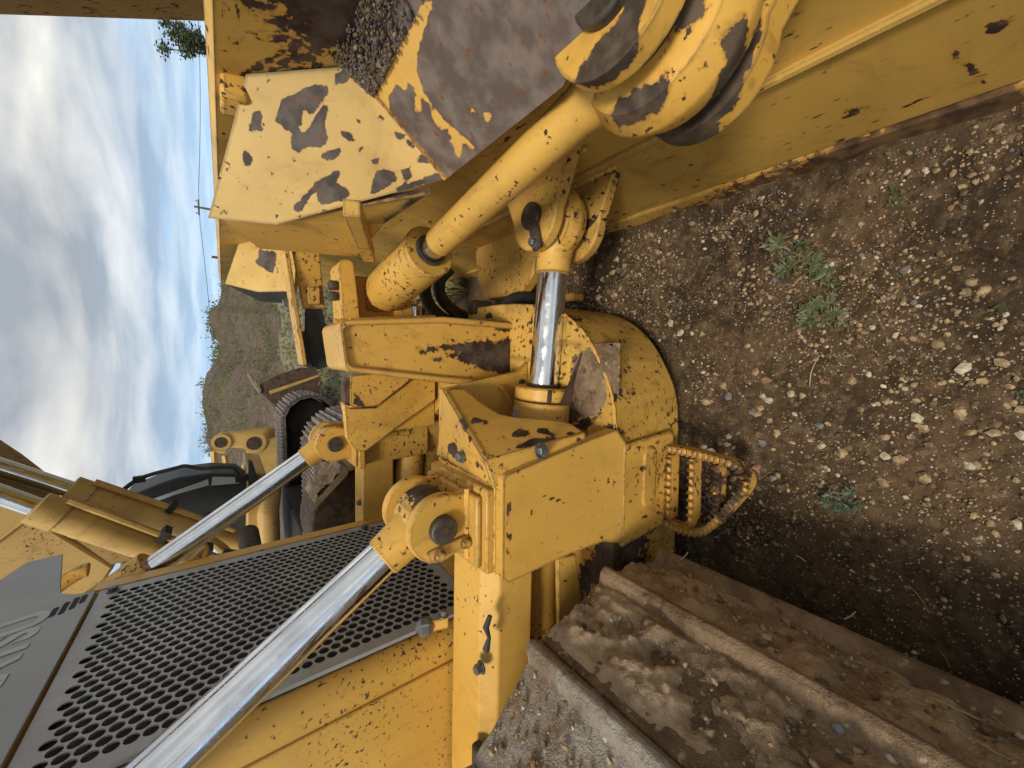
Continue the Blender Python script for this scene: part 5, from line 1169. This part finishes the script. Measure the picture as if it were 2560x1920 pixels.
# boom: welded box girder
xp(MB().prism([at(*p, 'y', 3.45) for p in ((-600, 1040), (70, 1270), (140, 1330), (285, 1418), (230, 1500), (-90, 1560), (-600, 1400))], (0, .42, 0)), 'boom', M['yel_far'], bevel=.015)
bm_ = xp(MB().prism([at(*p, 'y', 3.95) for p in ((-600, 850), (-90, 1085), (18, 1155), (128, 1238), (70, 1262), (-90, 1205), (-600, 1030))], (0, .25, 0)), 'boom_side', M['brown_arm'], bevel=.01)  # boom underside, its shadow put into the brown colour
xp(MB().prism([at(*p, 'y', 3.43) for p in ((150, 1322), (278, 1412), (330, 1400), (300, 1350), (220, 1320))], (0, .02, 0)), 'boom_foot_plate', M['brown_arm'])
s0, s1 = at(-30, 1372, 'y', 3.445), at(82, 1288, 'y', 3.445)
xp(MB().tube([s0, s1], .008, 6), 'weld_seam', M['yel_far'])
def excyl(p0, p1, p2, r, rr):
    d = (p1 - p0); L = d.length
    c = xp(MB().lathe(p0, d, [(0, r * .6), (0, r), (L, r)], 24), 'boom_cylinder', M['yel_far'], bevel=.006)
    xp(MB().lathe(p0 + d * .90, d, [(0, r * 1.10), (L * .10, r * 1.10), (L * .10, rr)], 24), 'cylinder_head', M['yel_far'], c, bevel=.004)
    for t in (.28, .50, .80): xp(MB().lathe(p0 + d * t, d, [(0, r * 1.04), (.035, r * 1.04)], 20), 'clamp_band', M['yel_far'], c)
    xp(MB().cyl(p1, p2, rr, n=24), 'rod', M['chrome'], c)
    u, w, _ = frame(d)
    off = (w if w.z < 0 else -w) * r * 1.25 + V(0, -.02, 0)
    xp(MB().tube([p0 + d * .1 + off * .9, p0 + d * .5 + off, p0 + d * .93 + off], r * .26, 8), 'oil_pipe', M['yel_far'], c)
    for t in (.3, .52): xp(MB().obox(p0 + d * t + off * 1.1, d, .04, u, .09, w, .07), 'pipe_clip', M['dark'], c)
    return c
excyl(at(612, 1452, 'y', 3.15), at(88, 1268, 'y', 3.05), at(-430, 1086, 'y', 2.95), .074, .046)
excyl(at(600, 1360, 'y', 3.85), at(172, 1222, 'y', 3.75), at(-430, 1029, 'y', 3.65), .080, .050)
for lst, r in ((((440, 1500), (520, 1405), (560, 1390), (585, 1410), (620, 1412)), .022), (((500, 1350), (545, 1358), (580, 1385), (622, 1398)), .022), (((480, 1330), (520, 1345), (560, 1375)), .03)):
    xp(MB().tube(spl([at(*p, 'y', 3.3) for p in lst], 5), r, 8), 'oil_pipe', M['yel_far'])
xp(MB().lathe(at(630, 1395, 'y', 3.35), (0, 1, 0), [(0, .03), (0, .075), (.5, .075), (.5, .03)], 24), 'boom_pivot', M['grime'], bevel=.01)
xp(MB().tube([at(555, 1385, 'y', 3.05), at(600, 1390, 'y', 3.05)], .035, 10), 'hose', M['rubber'])

# linkage arm of another excavator further back
YL = 6.6; lk_ = empty('linkage_arm', (at(650, 1110, 'y', YL).x, YL, 0)); tag(lk_, 'yellow excavator bucket linkage with two dark pin holes behind the tracks', 'machine arm')
def lp(mb, name, mat, parent=None, **k):
    o = mb.build(name, mat, None, **k); o.parent = parent or lk_
    if parent is None: o.matrix_parent_inverse = Matrix.Translation(-lk_.location)
    return o
lp(MB().prism([at(*p, 'y', YL) for p in ((540, 1092), (553, 1083), (600, 1080), (665, 1068), (700, 1077), (722, 1095), (700, 1115), (655, 1128), (620, 1122), (590, 1120), (556, 1117), (541, 1108))], (0, .14, 0)), 'link', M['yel_far'], bevel=.02)
lp(MB().prism([at(*p, 'y', YL - .16) for p in ((618, 1128), (640, 1108), (722, 1086), (760, 1150), (760, 1260), (640, 1215), (598, 1190), (612, 1150))], (0, .14, 0)), 'arm_plate', M['yel_far'], bevel=.015)
lp(MB().box(lk_.location.x - .55, lk_.location.x - .1, YL - .1, YL + .3, 0, .75), 'arm_base', M['yel_far'], bevel=.02)
for (px, py, r, Y) in ((553, 1106, .075, YL - .02), (636, 1108, .095, YL - .18)):
    c = at(px, py, 'y', Y); lp(MB().lathe(c, (0, 1, 0), [(0, r * .5), (0, r), (.06, r)], 24), 'link_pin', M['grime']); lp(MB().ring(c + V(0, .01, 0), (0, 1, 0), r * 1.5, r, .03, 28), 'pin_boss', M['yel_far'])
for lst in (((533, 1127), (563, 1127)), ((534, 1128), (538, 1180)), ((562, 1138), (568, 1185))):
    lp(MB().tube([at(*p, 'y', YL + .5) for p in lst], .04, 4), 'mirror_bracket', M['yel_far'])
# rusty grading blade lying behind
YB = 6.0; bk = empty('grading_blade', (at(700, 975, 'y', YB).x, YB, 0)); tag(bk, 'dark rusty grading blade with worn bright edge, beyond the far clevis', 'grading blade')
def bp(mb, name, mat, **k):
    o = mb.build(name, mat, bk, **k); o.matrix_parent_inverse = Matrix.Translation(-bk.location); return o
bp(MB().prism([at(*p, 'y', YB) for p in ((652, 958), (697, 936), (752, 919), (800, 922), (860, 990), (735, 1020), (703, 1033), (650, 980))], (.0, .06, 0)), 'moldboard', M['steel_rust'], bevel=.01)
bp(MB().prism([at(*p, 'y', YB - .02) for p in ((618, 935), (626, 932), (655, 975), (650, 986), (630, 958))], (0, .16, 0)), 'cutting_edge', M['shoe_grey'], bevel=.006)
bp(MB().prism([at(*p, 'y', YB - .012) for p in ((672, 978), (800, 935), (800, 941), (676, 986))], (0, .03, 0)), 'edge_bar', M['yel_far'], bevel=.004)
